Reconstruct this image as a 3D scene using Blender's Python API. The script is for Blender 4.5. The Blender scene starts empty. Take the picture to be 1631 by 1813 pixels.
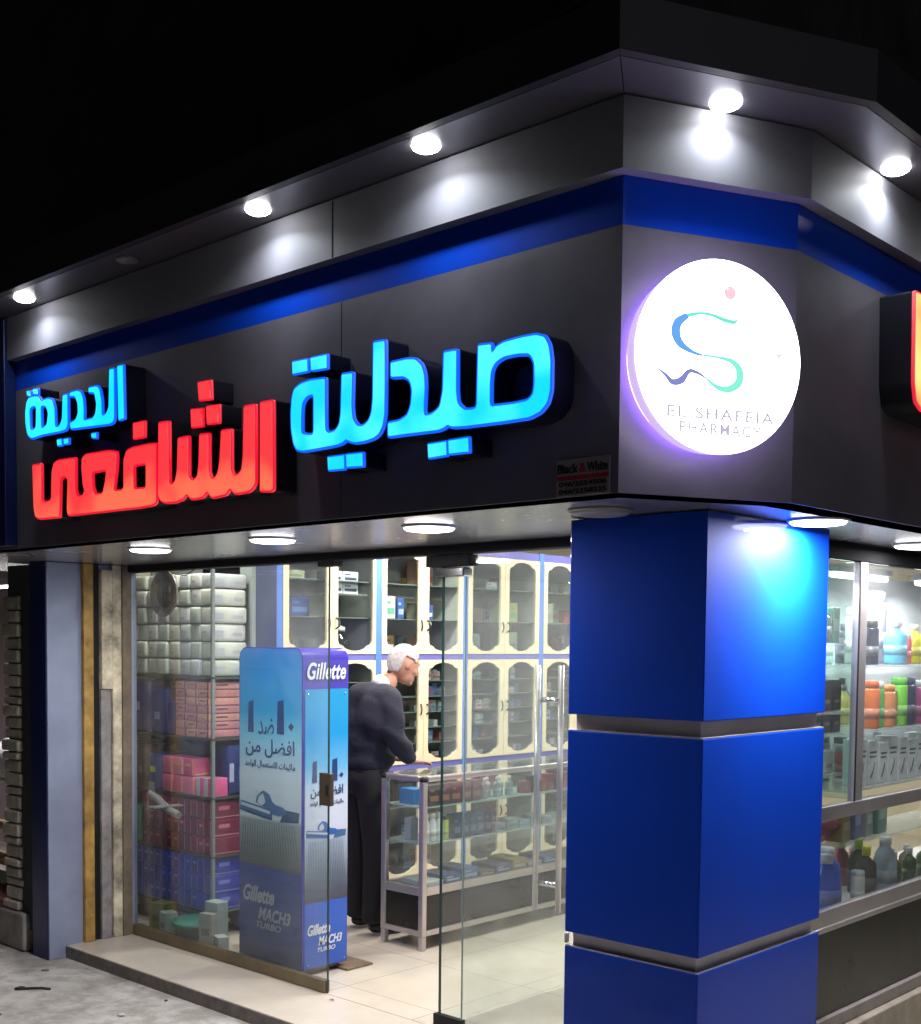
import bpy, bmesh, math, random
from mathutils import Vector, Matrix
C = bpy.context.scene.collection
S = bpy.context.scene
rnd = random.Random(7)
R = math.radians

# ------------------------------------------------ camera, world, street glow
cd = bpy.data.cameras.new('camera'); cam = bpy.data.objects.new('camera', cd); C.objects.link(cam)
S.camera = cam
cd.sensor_fit = 'HORIZONTAL'; cd.sensor_width = 36.0
cd.lens = 36.0 * 2160.9958 / 1631.0
cd.shift_x = (815.5 - 780.6049) / 1631.0
cd.shift_y = (1256.8379 - 906.5) / 1631.0
cd.clip_start = 0.05; cd.clip_end = 500
_y, _p, _r = R(-43.3965), R(-3.1789), R(0.5539)
_f = Vector((math.sin(_y) * math.cos(_p), math.cos(_y) * math.cos(_p), math.sin(_p)))
_rt = Vector((math.cos(_y), -math.sin(_y), 0)); _up = _rt.cross(_f)
_R = math.cos(_r) * _rt + math.sin(_r) * _up; _U = -math.sin(_r) * _rt + math.cos(_r) * _up
cam.matrix_world = Matrix(((_R.x, _U.x, -_f.x, 1.9579), (_R.y, _U.y, -_f.y, -2.7661), (_R.z, _U.z, -_f.z, 1.68), (0, 0, 0, 1)))

w = bpy.data.worlds.new('World'); S.world = w; w.use_nodes = True
bg = w.node_tree.nodes['Background']; bg.inputs[0].default_value = (0.75, 0.62, 0.7, 1); bg.inputs[1].default_value = 0.004
sun = bpy.data.lights.new('street_glow', 'SUN'); sun.energy = 0.16; sun.angle = R(30); sun.color = (0.86, 0.88, 1.0)
so = bpy.data.objects.new('street_glow', sun); C.objects.link(so)
so.rotation_euler = Vector((-0.94, 0.20, -0.30)).to_track_quat('-Z', 'Y').to_euler()
S.view_settings.view_transform = 'Standard'; S.view_settings.look = 'None'
S.view_settings.exposure = 0.0; S.view_settings.gamma = 1.0
S.render.engine = 'CYCLES'
S.cycles.max_bounces = 8; S.cycles.transparent_max_bounces = 24; S.cycles.caustics_reflective = False
S.cycles.sample_clamp_indirect = 4.0; S.cycles.use_denoising = True

# ------------------------------------------------ materials
MT = {}
def mat(name, col, rough=0.5, metal=0.0, var=0.0, vscale=6.0, bump=0.0, bscale=60.0, spec=0.5, emis=None, estr=0.0, coat=0.0, croug=0.08):
    if name in MT: return MT[name]
    m = bpy.data.materials.new(name); m.use_nodes = True; nt = m.node_tree; b = nt.nodes['Principled BSDF']
    b.inputs['Base Color'].default_value = (*col, 1); b.inputs['Roughness'].default_value = rough
    b.inputs['Metallic'].default_value = metal; b.inputs['Specular IOR Level'].default_value = spec
    if coat: b.inputs['Coat Weight'].default_value = coat; b.inputs['Coat Roughness'].default_value = croug
    tc = None
    if var or bump: tc = nt.nodes.new('ShaderNodeTexCoord')
    if var:
        n = nt.nodes.new('ShaderNodeTexNoise'); n.inputs['Scale'].default_value = vscale; n.inputs['Detail'].default_value = 6; n.inputs['Roughness'].default_value = 0.62
        r = nt.nodes.new('ShaderNodeValToRGB'); r.color_ramp.elements[0].position = 0.3; r.color_ramp.elements[1].position = 0.7
        r.color_ramp.elements[0].color = (*[max(0, c * (1 - var)) for c in col], 1); r.color_ramp.elements[1].color = (*[min(1, c * (1 + var)) for c in col], 1)
        nt.links.new(tc.outputs['Object'], n.inputs['Vector']); nt.links.new(n.outputs['Fac'], r.inputs['Fac']); nt.links.new(r.outputs['Color'], b.inputs['Base Color'])
        mr = nt.nodes.new('ShaderNodeMapRange'); mr.inputs['To Min'].default_value = max(0.02, rough - 0.08); mr.inputs['To Max'].default_value = min(1, rough + 0.1)
        nt.links.new(n.outputs['Fac'], mr.inputs['Value']); nt.links.new(mr.outputs[0], b.inputs['Roughness'])
    if bump:
        n2 = nt.nodes.new('ShaderNodeTexNoise'); n2.inputs['Scale'].default_value = bscale; n2.inputs['Detail'].default_value = 4
        bp_ = nt.nodes.new('ShaderNodeBump'); bp_.inputs['Strength'].default_value = bump; bp_.inputs['Distance'].default_value = 0.01
        nt.links.new(tc.outputs['Object'], n2.inputs['Vector']); nt.links.new(n2.outputs['Fac'], bp_.inputs['Height']); nt.links.new(bp_.outputs[0], b.inputs['Normal'])
    if emis:
        b.inputs['Emission Color'].default_value = (*emis, 1); b.inputs['Emission Strength'].default_value = estr
    MT[name] = m; return m

def glass(name, tint=(0.93, 0.96, 0.95), refl=1.0, rough=0.0, dirt=0.0):
    if name in MT: return MT[name]
    m = bpy.data.materials.new(name); m.use_nodes = True; nt = m.node_tree; nt.nodes.remove(nt.nodes['Principled BSDF'])
    o = nt.nodes['Material Output']; t = nt.nodes.new('ShaderNodeBsdfTransparent'); t.inputs[0].default_value = (*tint, 1)
    g = nt.nodes.new('ShaderNodeBsdfGlossy'); g.inputs['Roughness'].default_value = rough; g.inputs[0].default_value = (refl, refl, refl, 1)
    ge = nt.nodes.new('ShaderNodeNewGeometry'); io = nt.nodes.new('ShaderNodeMapRange'); io.inputs['To Min'].default_value = 1.5; io.inputs['To Max'].default_value = 1 / 1.5
    nt.links.new(ge.outputs['Backfacing'], io.inputs[0]); fr = nt.nodes.new('ShaderNodeFresnel'); nt.links.new(io.outputs[0], fr.inputs[0]); mx = nt.nodes.new('ShaderNodeMixShader')
    nt.links.new(fr.outputs[0], mx.inputs[0]); nt.links.new(t.outputs[0], mx.inputs[1]); nt.links.new(g.outputs[0], mx.inputs[2]); nt.links.new(mx.outputs[0], o.inputs[0])
    if dirt:
        tc = nt.nodes.new('ShaderNodeTexCoord'); n = nt.nodes.new('ShaderNodeTexNoise'); n.inputs['Scale'].default_value = 2.2; n.inputs['Detail'].default_value = 7; n.inputs['Roughness'].default_value = .7
        r = nt.nodes.new('ShaderNodeMapRange'); r.inputs['From Min'].default_value = .38; r.inputs['From Max'].default_value = .72; r.inputs['To Min'].default_value = dirt * .45; r.inputs['To Max'].default_value = dirt * 1.8
        df = nt.nodes.new('ShaderNodeBsdfTranslucent'); df.inputs[0].default_value = (.8, .82, .85, 1); d2 = nt.nodes.new('ShaderNodeBsdfDiffuse'); d2.inputs[0].default_value = (.8, .82, .85, 1)
        m2 = nt.nodes.new('ShaderNodeMixShader'); m3 = nt.nodes.new('ShaderNodeMixShader'); m2.inputs[0].default_value = .5
        nt.links.new(tc.outputs['Object'], n.inputs['Vector']); nt.links.new(n.outputs['Fac'], r.inputs[0]); nt.links.new(df.outputs[0], m2.inputs[1]); nt.links.new(d2.outputs[0], m2.inputs[2])
        nt.links.new(r.outputs[0], m3.inputs[0]); nt.links.new(mx.outputs[0], m3.inputs[1]); nt.links.new(m2.outputs[0], m3.inputs[2]); nt.links.new(m3.outputs[0], o.inputs[0])
    MT[name] = m; return m

def emit(name, col, strength, lo=None, scale=9.0, zlo=None, zhi=None, colb=None):
    """a lit plastic face: emission with the uneven brightness of the lamps behind it"""
    if name in MT: return MT[name]
    m = bpy.data.materials.new(name); m.use_nodes = True; nt = m.node_tree; b = nt.nodes['Principled BSDF']
    b.inputs['Base Color'].default_value = (0.2, 0.2, 0.2, 1); b.inputs['Roughness'].default_value = 0.3
    b.inputs['Emission Color'].default_value = (*col, 1); b.inputs['Emission Strength'].default_value = strength
    if colb:
        tc = nt.nodes.new('ShaderNodeTexCoord'); n = nt.nodes.new('ShaderNodeTexNoise'); n.inputs['Scale'].default_value = scale; n.inputs['Detail'].default_value = 1
        r = nt.nodes.new('ShaderNodeValToRGB'); r.color_ramp.elements[0].position = 0.38; r.color_ramp.elements[1].position = 0.66
        r.color_ramp.elements[0].color = (*col, 1); r.color_ramp.elements[1].color = (*colb, 1)
        nt.links.new(tc.outputs['Object'], n.inputs['Vector']); nt.links.new(r.outputs[0], b.inputs['Emission Color'])
        if zlo is not None:
            sx = nt.nodes.new('ShaderNodeSeparateXYZ'); mr = nt.nodes.new('ShaderNodeMapRange'); ad = nt.nodes.new('ShaderNodeMath'); ad.operation = 'ADD'
            mr.inputs['From Min'].default_value = zlo; mr.inputs['From Max'].default_value = zhi; mr.inputs['To Min'].default_value = 0.22; mr.inputs['To Max'].default_value = -0.14
            nt.links.new(tc.outputs['Object'], sx.inputs[0]); nt.links.new(sx.outputs[2], mr.inputs[0]); nt.links.new(mr.outputs[0], ad.inputs[0]); nt.links.new(n.outputs['Fac'], ad.inputs[1]); nt.links.new(ad.outputs[0], r.inputs['Fac'])
        else: nt.links.new(n.outputs['Fac'], r.inputs['Fac'])
    MT[name] = m; return m

# ------------------------------------------------ objects
def tag(o, label=None, cat=None, group=None, kind=None):
    if label:
        o['label'] = label
        if not 4 <= len(label.split()) <= 16: print('LABEL', len(label.split()), label)
    if cat: o['category'] = cat
    if group: o['group'] = group
    if kind: o['kind'] = kind
    return o
def thing(name, label, cat, loc=(0, 0, 0), rz=0.0, group=None):
    o = bpy.data.objects.new(name, None); C.objects.link(o); o.location = loc; o.rotation_euler = (0, 0, rz); o.empty_display_size = 0.1
    return tag(o, label, cat, group)
def mesh_obj(name, me, m, parent=None):
    o = bpy.data.objects.new(name, me); C.objects.link(o)
    if m: me.materials.clear(); me.materials.append(m)
    if parent: o.parent = parent
    return o
def copy_tree(o, parent=None):
    c = o.copy(); C.objects.link(c); c.parent = parent
    for ch in list(o.children): copy_tree(ch, c)
    return c
class MB:
    def __init__(s): s.b = bmesh.new()
    def box(s, x0, x1, y0, y1, z0, z1, bev=0.0, seg=2, mtx=None):
        r = bmesh.ops.create_cube(s.b, size=1.0); vs = r['verts']
        for v in vs: v.co = Vector((x0 + (v.co.x + .5) * (x1 - x0), y0 + (v.co.y + .5) * (y1 - y0), z0 + (v.co.z + .5) * (z1 - z0)))
        if mtx: bmesh.ops.transform(s.b, matrix=mtx, verts=vs)
        if bev:
            es = list({e for v in vs for e in v.link_edges}); bmesh.ops.bevel(s.b, geom=es, offset=bev, segments=seg, affect='EDGES', profile=0.5)
        return s
    def cyl(s, p0, p1, r0, r1=None, n=16, cap=True):
        p0 = Vector(p0); p1 = Vector(p1); r1 = r0 if r1 is None else r1; d = p1 - p0
        q = d.to_track_quat('Z', 'Y').to_matrix(); A = []; B = []
        for i in range(n):
            a = 2 * math.pi * i / n; e = q @ Vector((math.cos(a), math.sin(a), 0)); A.append(s.b.verts.new(p0 + e * r0)); B.append(s.b.verts.new(p1 + e * r1))
        for i in range(n): f = s.b.faces.new((A[i], A[(i + 1) % n], B[(i + 1) % n], B[i])); f.smooth = True
        if cap: s.b.faces.new(A[::-1]); s.b.faces.new(B)
        return s
    def lathe(s, prof, n=20, loc=(0, 0, 0)):
        rings = []; L = Vector(loc)
        for r, z in prof: rings.append([s.b.verts.new(L + Vector((r * math.cos(2 * math.pi * i / n), r * math.sin(2 * math.pi * i / n), z))) for i in range(n)])
        for a, b in zip(rings, rings[1:]):
            for i in range(n): f = s.b.faces.new((a[i], a[(i + 1) % n], b[(i + 1) % n], b[i])); f.smooth = True
        s.b.faces.new(rings[0][::-1]); s.b.faces.new(rings[-1]); return s
    def tube(s, pts, r, n=8):
        pts = [Vector(p) for p in pts]; rings = []
        for k, p in enumerate(pts):
            d = (pts[min(k + 1, len(pts) - 1)] - pts[max(k - 1, 0)]).normalized(); q = d.to_track_quat('Z', 'Y').to_matrix()
            rings.append([s.b.verts.new(p + q @ Vector((math.cos(2 * math.pi * i / n) * r, math.sin(2 * math.pi * i / n) * r, 0))) for i in range(n)])
        for a, b in zip(rings, rings[1:]):
            for i in range(n): f = s.b.faces.new((a[i], a[(i + 1) % n], b[(i + 1) % n], b[i])); f.smooth = True
        s.b.faces.new(rings[0][::-1]); s.b.faces.new(rings[-1]); return s
    def prism(s, poly, z0, z1):
        a = [s.b.verts.new((x, y, z0)) for x, y in poly]; b = [s.b.verts.new((x, y, z1)) for x, y in poly]; n = len(poly)
        for i in range(n): s.b.faces.new((a[i], a[(i + 1) % n], b[(i + 1) % n], b[i]))
        s.b.faces.new(a[::-1]); s.b.faces.new(b); return s
    def quad(s, *p):
        s.b.faces.new([s.b.verts.new(q) for q in p]); return s
    def build(s, name, m, parent=None):
        bmesh.ops.recalc_face_normals(s.b, faces=s.b.faces[:]); me = bpy.data.meshes.new(name); s.b.to_mesh(me); s.b.free()
        return mesh_obj(name, me, m, parent)
def obj_of(bm): pass
def round_poly(P, r):
    out = []; n = len(P)
    for i in range(n):
        a, b, c = Vector(P[i - 1]), Vector(P[i]), Vector(P[(i + 1) % n]); u = a - b; v = c - b
        if u.length < 1e-6 or v.length < 1e-6: continue
        k = min(r, u.length * .33, v.length * .33); p = b + u.normalized() * k; q = b + v.normalized() * k
        out += [p, (p + q) * .25 + b * .5, q]
    return out
def flat(loops, depth, offset=0.0, rr=0.0):
    """filled outline with holes, in the XY plane, thickness 2*depth -> mesh"""
    c = bpy.data.curves.new('c', 'CURVE'); c.dimensions = '2D'; c.fill_mode = 'BOTH'; c.extrude = depth; c.offset = offset
    for L in loops:
        L = round_poly(L, rr) if rr else L
        sp = c.splines.new('POLY'); sp.points.add(len(L) - 1)
        for p, q in zip(sp.points, L): p.co = (q[0], q[1], 0, 1)
        sp.use_cyclic_u = True
    o = bpy.data.objects.new('c', c); me = bpy.data.meshes.new_from_object(o); bpy.data.objects.remove(o); bpy.data.curves.remove(c); return me
AR = {'ا': (0xFE8D, 0xFE8E, 0, 0), 'ب': (0xFE8F,) * 1, 'ة': (0xFE93, 0xFE94, 0, 0), 'ت': (0xFE95, 0xFE96, 0xFE97, 0xFE98), 'ح': (0xFEA1, 0xFEA2, 0xFEA3, 0xFEA4), 'د': (0xFEA9, 0xFEAA, 0, 0), 'س': (0xFEB1, 0xFEB2, 0xFEB3, 0xFEB4),
      'ض': (0xFEBD, 0xFEBE, 0xFEBF, 0xFEC0), 'ع': (0xFEC9, 0xFECA, 0xFECB, 0xFECC), 'ف': (0xFED1, 0xFED2, 0xFED3, 0xFED4), 'ك': (0xFED9, 0xFEDA, 0xFEDB, 0xFEDC), 'ل': (0xFEDD, 0xFEDE, 0xFEDF, 0xFEE0),
      'م': (0xFEE1, 0xFEE2, 0xFEE3, 0xFEE4), 'ن': (0xFEE5, 0xFEE6, 0xFEE7, 0xFEE8), 'و': (0xFEED, 0xFEEE, 0, 0), 'ي': (0xFEF1, 0xFEF2, 0xFEF3, 0xFEF4)}
def shape(t):
    out = []; n = len(t)
    for i, ch in enumerate(t):
        if ch not in AR: out.append(ch); continue
        f = AR[ch]; pj = i > 0 and t[i - 1] in AR and AR[t[i - 1]][2]; nx = i < n - 1 and t[i + 1] in AR and f[2]
        out.append(chr(f[3] if pj and nx else f[1] if pj else f[2] if nx else f[0]))
    return ''.join(reversed(out))
def text_mesh(body, W, H, bold=0.0, shear=0.0, th=0.0006, sp=1.0):
    c = bpy.data.curves.new('t', 'FONT'); c.body = body; c.shear = shear; c.offset = bold; c.extrude = th; c.space_character = sp
    o = bpy.data.objects.new('t', c); me = bpy.data.meshes.new_from_object(o); bpy.data.objects.remove(o)
    xs = [v.co.x for v in me.vertices]; ys = [v.co.y for v in me.vertices]
    x0, x1, y0, y1 = min(xs), max(xs), min(ys), max(ys)
    for v in me.vertices: v.co.x = (v.co.x - x0) / (x1 - x0) * W; v.co.y = (v.co.y - y0) / (y1 - y0) * H
    return me
def plane_mtx(o, xd, yd):
    xd = Vector(xd).normalized(); yd = Vector(yd).normalized(); zd = xd.cross(yd)
    return Matrix(((xd.x, yd.x, zd.x, o[0]), (xd.y, yd.y, zd.y, o[1]), (xd.z, yd.z, zd.z, o[2]), (0, 0, 0, 1)))
def put(name, me, m, parent, mtx):
    me.transform(mtx); return mesh_obj(name, me, m, parent)
ORD = ['first', 'second', 'third', 'fourth', 'fifth', 'sixth', 'seventh', 'eighth', 'ninth', 'tenth', 'eleventh', 'twelfth', 'thirteenth', 'fourteenth', 'fifteenth', 'sixteenth', 'seventeenth', 'eighteenth', 'nineteenth', 'twentieth']
def area(name, parent, loc, r, power, col=(1, 1, 1), spread=180, direction=(0, 0, -1), shape_='DISK', sy=None):
    l = bpy.data.lights.new(name, 'AREA'); l.shape = shape_; l.size = r; l.energy = power; l.color = col; l.spread = R(spread)
    if sy: l.size_y = sy
    o = bpy.data.objects.new(name, l); C.objects.link(o); o.location = loc; o.rotation_euler = Vector(direction).to_track_quat('-Z', 'Y').to_euler()
    if parent: o.parent = parent
    return o
# ================================================ common materials
GREY = mat('grey_composite', (0.18, 0.17, 0.205), 0.42, 0.2, var=0.18, vscale=2.5, bump=0.03, bscale=140)
GREYL = mat('frieze_composite', (0.19, 0.19, 0.215), 0.6, 0.0, var=0.16, vscale=2.0, bump=0.02, bscale=120)
SOFF = mat('soffit_composite', (0.40, 0.39, 0.40), 0.24, 0.55, var=0.08, vscale=3)
BLUE = mat('blue_composite', (0.001, 0.062, 0.62), 0.6, 0.0, var=0.09, vscale=1.8, bump=0.02, bscale=90, spec=0.12, coat=0.5, croug=0.03)
BLUED = mat('dark_blue_composite', (0.006, 0.016, 0.09), 0.35, 0.1, var=0.1)
GROOVE = mat('groove_metal', (0.72, 0.68, 0.70), 0.5, 0.25, var=0.1)
ALU = mat('aluminium', (0.55, 0.52, 0.53), 0.32, 0.8, var=0.07, vscale=12)
CHROME = mat('chrome', (0.75, 0.75, 0.76), 0.12, 1.0)
BLACKM = mat('black_metal', (0.012, 0.012, 0.013), 0.65, 0.0, spec=0.25)
DKMARBLE = mat('black_marble', (0.022, 0.021, 0.022), 0.3, 0.0, var=0.7, vscale=7)
MARBLE = mat('cream_marble', (0.56, 0.50, 0.42), 0.22, 0.0, var=0.07, vscale=3, spec=0.4)
STEPF = mat('step_front_stone', (0.16, 0.145, 0.13), 0.6, 0.0, var=0.35, vscale=14, bump=0.2)
WING = mat('pale_blue_grey_panel', (0.29, 0.33, 0.45), 0.42, 0.15, var=0.14, vscale=3, bump=0.02)
YEL = mat('yellow_painted_timber', (0.42, 0.25, 0.06), 0.6, 0.0, var=0.55, vscale=9, bump=0.2)
CREAMW = mat('peeling_cream_paint', (0.56, 0.50, 0.36), 0.75, 0.0, var=0.75, vscale=7, bump=0.7, bscale=35)
WALLIN = mat('cream_wall_paint', (0.66, 0.60, 0.44), 0.75, var=0.06)
GL = glass('clear_glass', dirt=0.035)
GLC = glass('cabinet_glass', (0.9, 0.93, 0.91))
GLG = glass('green_edge_glass', (0.78, 0.9, 0.85))
LAMP = mat('lit_lamp_lens', (0.9, 0.9, 0.9), emis=(0.96, 0.97, 1.0), estr=28.0)
LAMPW = mat('lit_round_panel', (0.9, 0.9, 0.9), emis=(1.0, 0.97, 0.98), estr=9.0)
WHITE = mat('white_plastic', (0.75, 0.75, 0.75), 0.4, var=0.04)

def tilefloor(name, col, seam, size, rough):
    m = bpy.data.materials.new(name); m.use_nodes = True; nt = m.node_tree; b = nt.nodes['Principled BSDF']
    tc = nt.nodes.new('ShaderNodeTexCoord'); br = nt.nodes.new('ShaderNodeTexBrick'); br.offset = 0.0; br.inputs['Scale'].default_value = 1.0
    br.inputs['Brick Width'].default_value = size; br.inputs['Row Height'].default_value = size; br.inputs['Mortar Size'].default_value = 0.003
    br.inputs['Color1'].default_value = (*col, 1); br.inputs['Color2'].default_value = (*[c * .95 for c in col], 1); br.inputs['Mortar'].default_value = (*seam, 1)
    n = nt.nodes.new('ShaderNodeTexNoise'); n.inputs['Scale'].default_value = 2.6; n.inputs['Detail'].default_value = 8
    mx = nt.nodes.new('ShaderNodeMixRGB'); mx.blend_type = 'MULTIPLY'; mx.inputs[0].default_value = 0.45
    r = nt.nodes.new('ShaderNodeValToRGB'); r.color_ramp.elements[0].position = .3; r.color_ramp.elements[0].color = (.72, .68, .62, 1); r.color_ramp.elements[1].position = .6; r.color_ramp.elements[1].color = (1, 1, 1, 1)
    nt.links.new(tc.outputs['Object'], br.inputs['Vector']); nt.links.new(tc.outputs['Object'], n.inputs['Vector']); nt.links.new(n.outputs['Fac'], r.inputs[0])
    nt.links.new(br.outputs['Color'], mx.inputs[1]); nt.links.new(r.outputs[0], mx.inputs[2]); nt.links.new(mx.outputs[0], b.inputs['Base Color']); b.inputs['Roughness'].default_value = rough
    return m
TILE = tilefloor('cream_floor_tile', (0.60, 0.54, 0.45), (0.38, 0.33, 0.27), 0.6, 0.24)
def concrete():
    m = bpy.data.materials.new('worn_concrete'); m.use_nodes = True; nt = m.node_tree; b = nt.nodes['Principled BSDF']; tc = nt.nodes.new('ShaderNodeTexCoord')
    cols = []
    for sc, lo, hi, a, bb in ((1.6, .35, .65, (.36, .34, .32), (.55, .53, .50)), (7, .40, .58, (.42, .39, .35), (1, 1, 1)), (60, .3, .7, (.8, .8, .8), (1, 1, 1))):
        n = nt.nodes.new('ShaderNodeTexNoise'); n.inputs['Scale'].default_value = sc; n.inputs['Detail'].default_value = 8; n.inputs['Roughness'].default_value = .65
        r = nt.nodes.new('ShaderNodeValToRGB'); r.color_ramp.elements[0].position = lo; r.color_ramp.elements[1].position = hi; r.color_ramp.elements[0].color = (*a, 1); r.color_ramp.elements[1].color = (*bb, 1)
        nt.links.new(tc.outputs['Object'], n.inputs['Vector']); nt.links.new(n.outputs['Fac'], r.inputs[0]); cols.append((n, r))
    prev = cols[0][1].outputs[0]
    for n, r in cols[1:]:
        mx = nt.nodes.new('ShaderNodeMixRGB'); mx.blend_type = 'MULTIPLY'; mx.inputs[0].default_value = .6; nt.links.new(prev, mx.inputs[1]); nt.links.new(r.outputs[0], mx.inputs[2]); prev = mx.outputs[0]
    nt.links.new(prev, b.inputs['Base Color']); b.inputs['Roughness'].default_value = .8
    bu = nt.nodes.new('ShaderNodeBump'); bu.inputs['Strength'].default_value = .5; bu.inputs['Distance'].default_value = .01; nt.links.new(cols[1][0].outputs['Fac'], bu.inputs['Height']); nt.links.new(bu.outputs[0], b.inputs['Normal'])
    return m
CONC = concrete()

# ================================================ ground
tag(MB().box(-60, 60, -60, 60, -0.30, -0.069).build('pavement', CONC), kind='structure')
tag(MB().box(-0.2, 3.2, 1.31, 12, -0.066, -0.02).build('side_pavement', tilefloor('beige_pavement_tile', (0.46, 0.42, 0.33), (0.25, 0.23, 0.2), 0.4, 0.45)), kind='structure')

# ================================================ building
ZS, ZB, ZF, ZT, ZK = 2.0915, 2.809, 2.94, 3.133, 3.27
A_, B_ = 0.245, 0.513
bd = thing('pharmacy_building', 'corner pharmacy with dark grey fascia, blue band and open glass shopfront', 'building')
bd.location = (0, 0, 0)
def ring(off, x0=-4.9, y1=9.0, inner=0.12):
    """footprint outline of the facade line moved outward by off"""
    n = Vector((B_, -A_)).normalized()
    # corner between y=-off and the chamfer line, and chamfer with x=A_+off
    c = off
    x1 = (c - (-off) * n.y) / n.x
    y2 = (c - (A_ + off) * n.x) / n.y + 0 if abs(n.y) > 1e-6 else B_
    # chamfer plane: n.(p - (0,0)) = off
    y2 = (off - n.x * (A_ + off)) / n.y
    return [(x0, -off), (x1, -off), (A_ + off, y2), (A_ + off, y1)]
def band(name, off0, off1, z0, z1, m, parent=bd):
    o = ring(off0); i = ring(off1); b = MB(); b.prism(o + i[::-1], z0, z1); return b.build(name, m, parent)
band('fascia', 0.0, -0.10, ZS, ZB, GREY)
band('blue_band', 0.0, -0.10, ZB + 0.0005, ZF - 0.0005, BLUE)
band('frieze', 0.043, -0.10, ZF, ZT - 0.004, GREYL)
co = band('cornice', 0.2477, 0.2177, ZT, ZK, mat('cornice_composite', (0.036, 0.033, 0.038), 0.5, 0.1, var=0.15, vscale=2.5))
# cornice soffit and roof slab
b = MB(); b.prism(ring(0.2147) + ring(-0.3)[::-1], ZT, ZT + 0.02); b.build('cornice_soffit', mat('cornice_soffit_sheet', (0.17, 0.16, 0.185), 0.3, 0.45, var=0.1, vscale=3), bd)
b = MB(); b.prism(ring(0.2147) + [(-4.9, 9.0)], ZT + 0.03, ZK - 0.03); b.build('roof_slab', mat('roof_felt', (0.03, 0.03, 0.03), .9, var=.2), bd)
# seams (fine dark joints)
MB().box(-1.1305, -1.1275, -0.0445, -0.0425, ZF + .002, ZT - .01).build('panel_joint', BLACKM, bd)
MB().box(-1.1297, -1.1284, -0.0012, 0.0, ZS + .004, ZB - .004).build('panel_joint', BLACKM, bd)
cj = MB(); p0 = Vector((*ring(0.045)[1], ZT - 0.0012)); p1 = Vector((*ring(0.243)[1], ZT - 0.0012)); d = (p1 - p0).normalized(); s_ = Vector((-d.y, d.x, 0)) * 0.0015
cj.quad(p0 - s_, p1 - s_, p1 + s_, p0 + s_); cj.build('soffit_joint', BLACKM, bd)
# upper storey set back above the shop
us = MB(); us.box(-9.0, -0.75, 1.2, 9.0, ZK, 9.0); us.build('upper_wall', mat('dark_brick_render', (0.030, 0.022, 0.022), .9, var=.6, vscale=3, bump=.5, bscale=20), bd)
# lower soffit
b = MB(); b.prism(ring(-0.004, x0=-5.2, y1=9.0)[:] + [(-1.0, 9.0), (-1.0, 1.12), (-5.2, 1.12)], ZS, ZS + 0.03); b.build('soffit', SOFF, bd)
# dark blue strip closing the fascia on the left
MB().box(-3.44, -3.35, -0.06, -0.001, ZS + .01, ZT - .01, .004).build('end_strip', BLUED, bd)
MB().box(-3.60, -3.44, -0.045, -0.002, ZS + .25, ZF + .06, .004).build('end_strip', mat('grey_blue_sheet', (0.05, 0.06, 0.09), .4, .2, var=.1), bd)
# head frame above the glass
MB().box(-4.6, -0.5, 1.01, 1.09, 2.052, ZS - .001, .003).build('door_head', BLACKM, bd)
# wing wall, yellow strip, cream column
MB().box(-4.25, -4.07, 0.536, 1.09, -0.069, ZS - .002, .004).build('wing_wall', WING, bd)
MB().box(-4.24, -4.08, 0.531, 0.536, -0.069, ZS - .004).build('wing_edge', BLUED, bd)
MB().box(-4.069, -4.040, 0.738, 0.798, 0.0, ZS - .002, .004).build('timber_strip', YEL, bd)
MB().box(-4.069, -4.062, 0.806, 0.842, 0.0, ZS - .002).build('shutter_slot', BLACKM, bd)
MB().box(-4.069, -4.035, 0.846, 0.915, 1.40, ZS - .03, .006).build('old_column', CREAMW, bd)
MB().box(-4.069, -4.045, 0.845, 0.905, 0.0, 1.398, .004).build('old_column', mat('dirty_grey_plaster', (0.30, 0.28, 0.27), .8, var=.4, vscale=11, bump=.5, bscale=30), bd)
MB().box(-4.069, -4.042, 0.918, 0.975, 0.0, ZS - .002, .005).build('column_moulding', CREAMW, bd)
MB().box(-4.069, -4.035, 0.977, 1.035, 0.0, ZS - .002, .003).build('door_jamb', mat('brown_jamb', (0.20, 0.16, 0.11), .6, var=.3, vscale=15), bd)
# step and interior shell
MB().box(-4.069, -0.10, 0.636, 1.04, -0.069, -0.001, .003).build('entrance_step', MARBLE, bd)
MB().box(-4.069, -0.10, 0.632, 0.636, -0.069, -0.006).build('step_front', STEPF, bd)
fl = MB().box(-4.7, -0.20, 1.04, 8.0, -0.10, 0.0).build('shop_floor', TILE, bd)
MB().box(-4.8, -4.7, 1.10, 8.0, 0, 2.9).build('left_wall', WALLIN, bd)
MB().box(-4.8, -0.3, 8.0, 8.1, 0, 2.9).build('back_wall', WALLIN, bd)
MB().box(-4.8, -0.25, 1.05, 8.1, 2.75, 2.8).build('ceiling', mat('ceiling_paint', (0.7, 0.7, 0.68), .8, var=.03), bd)
MB().box(-4.7, -0.3, 1.02, 1.06, ZS + .035, 2.75).build('transom_wall', WALLIN, bd)
# pillar: blue panels with grooves between
pl = MB(); pl.box(-0.5152, -0.0374, 0.5107, 1.2813, -0.06, ZS - .001, .002); pl.build('pillar_core', GROOVE, bd)
for z0, z1 in ((1.444, ZS - .004), (0.7085, 1.3898), (-0.05, 0.6595)):
    MB().box(-0.5352, -0.0174, 0.4907, 1.3013, z0, z1, .003).build('pillar_panel', BLUE, bd)
for z in (1.3898, 0.6595):
    MB().box(-0.534, -0.0186, 0.4919, 1.3001, z, z + .004, .001).build('pillar_trim', ALU, bd)
MB().box(-.545, -.535, .50, .518, .665, .70, .003).build('pillar_clip', WHITE, bd)
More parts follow.
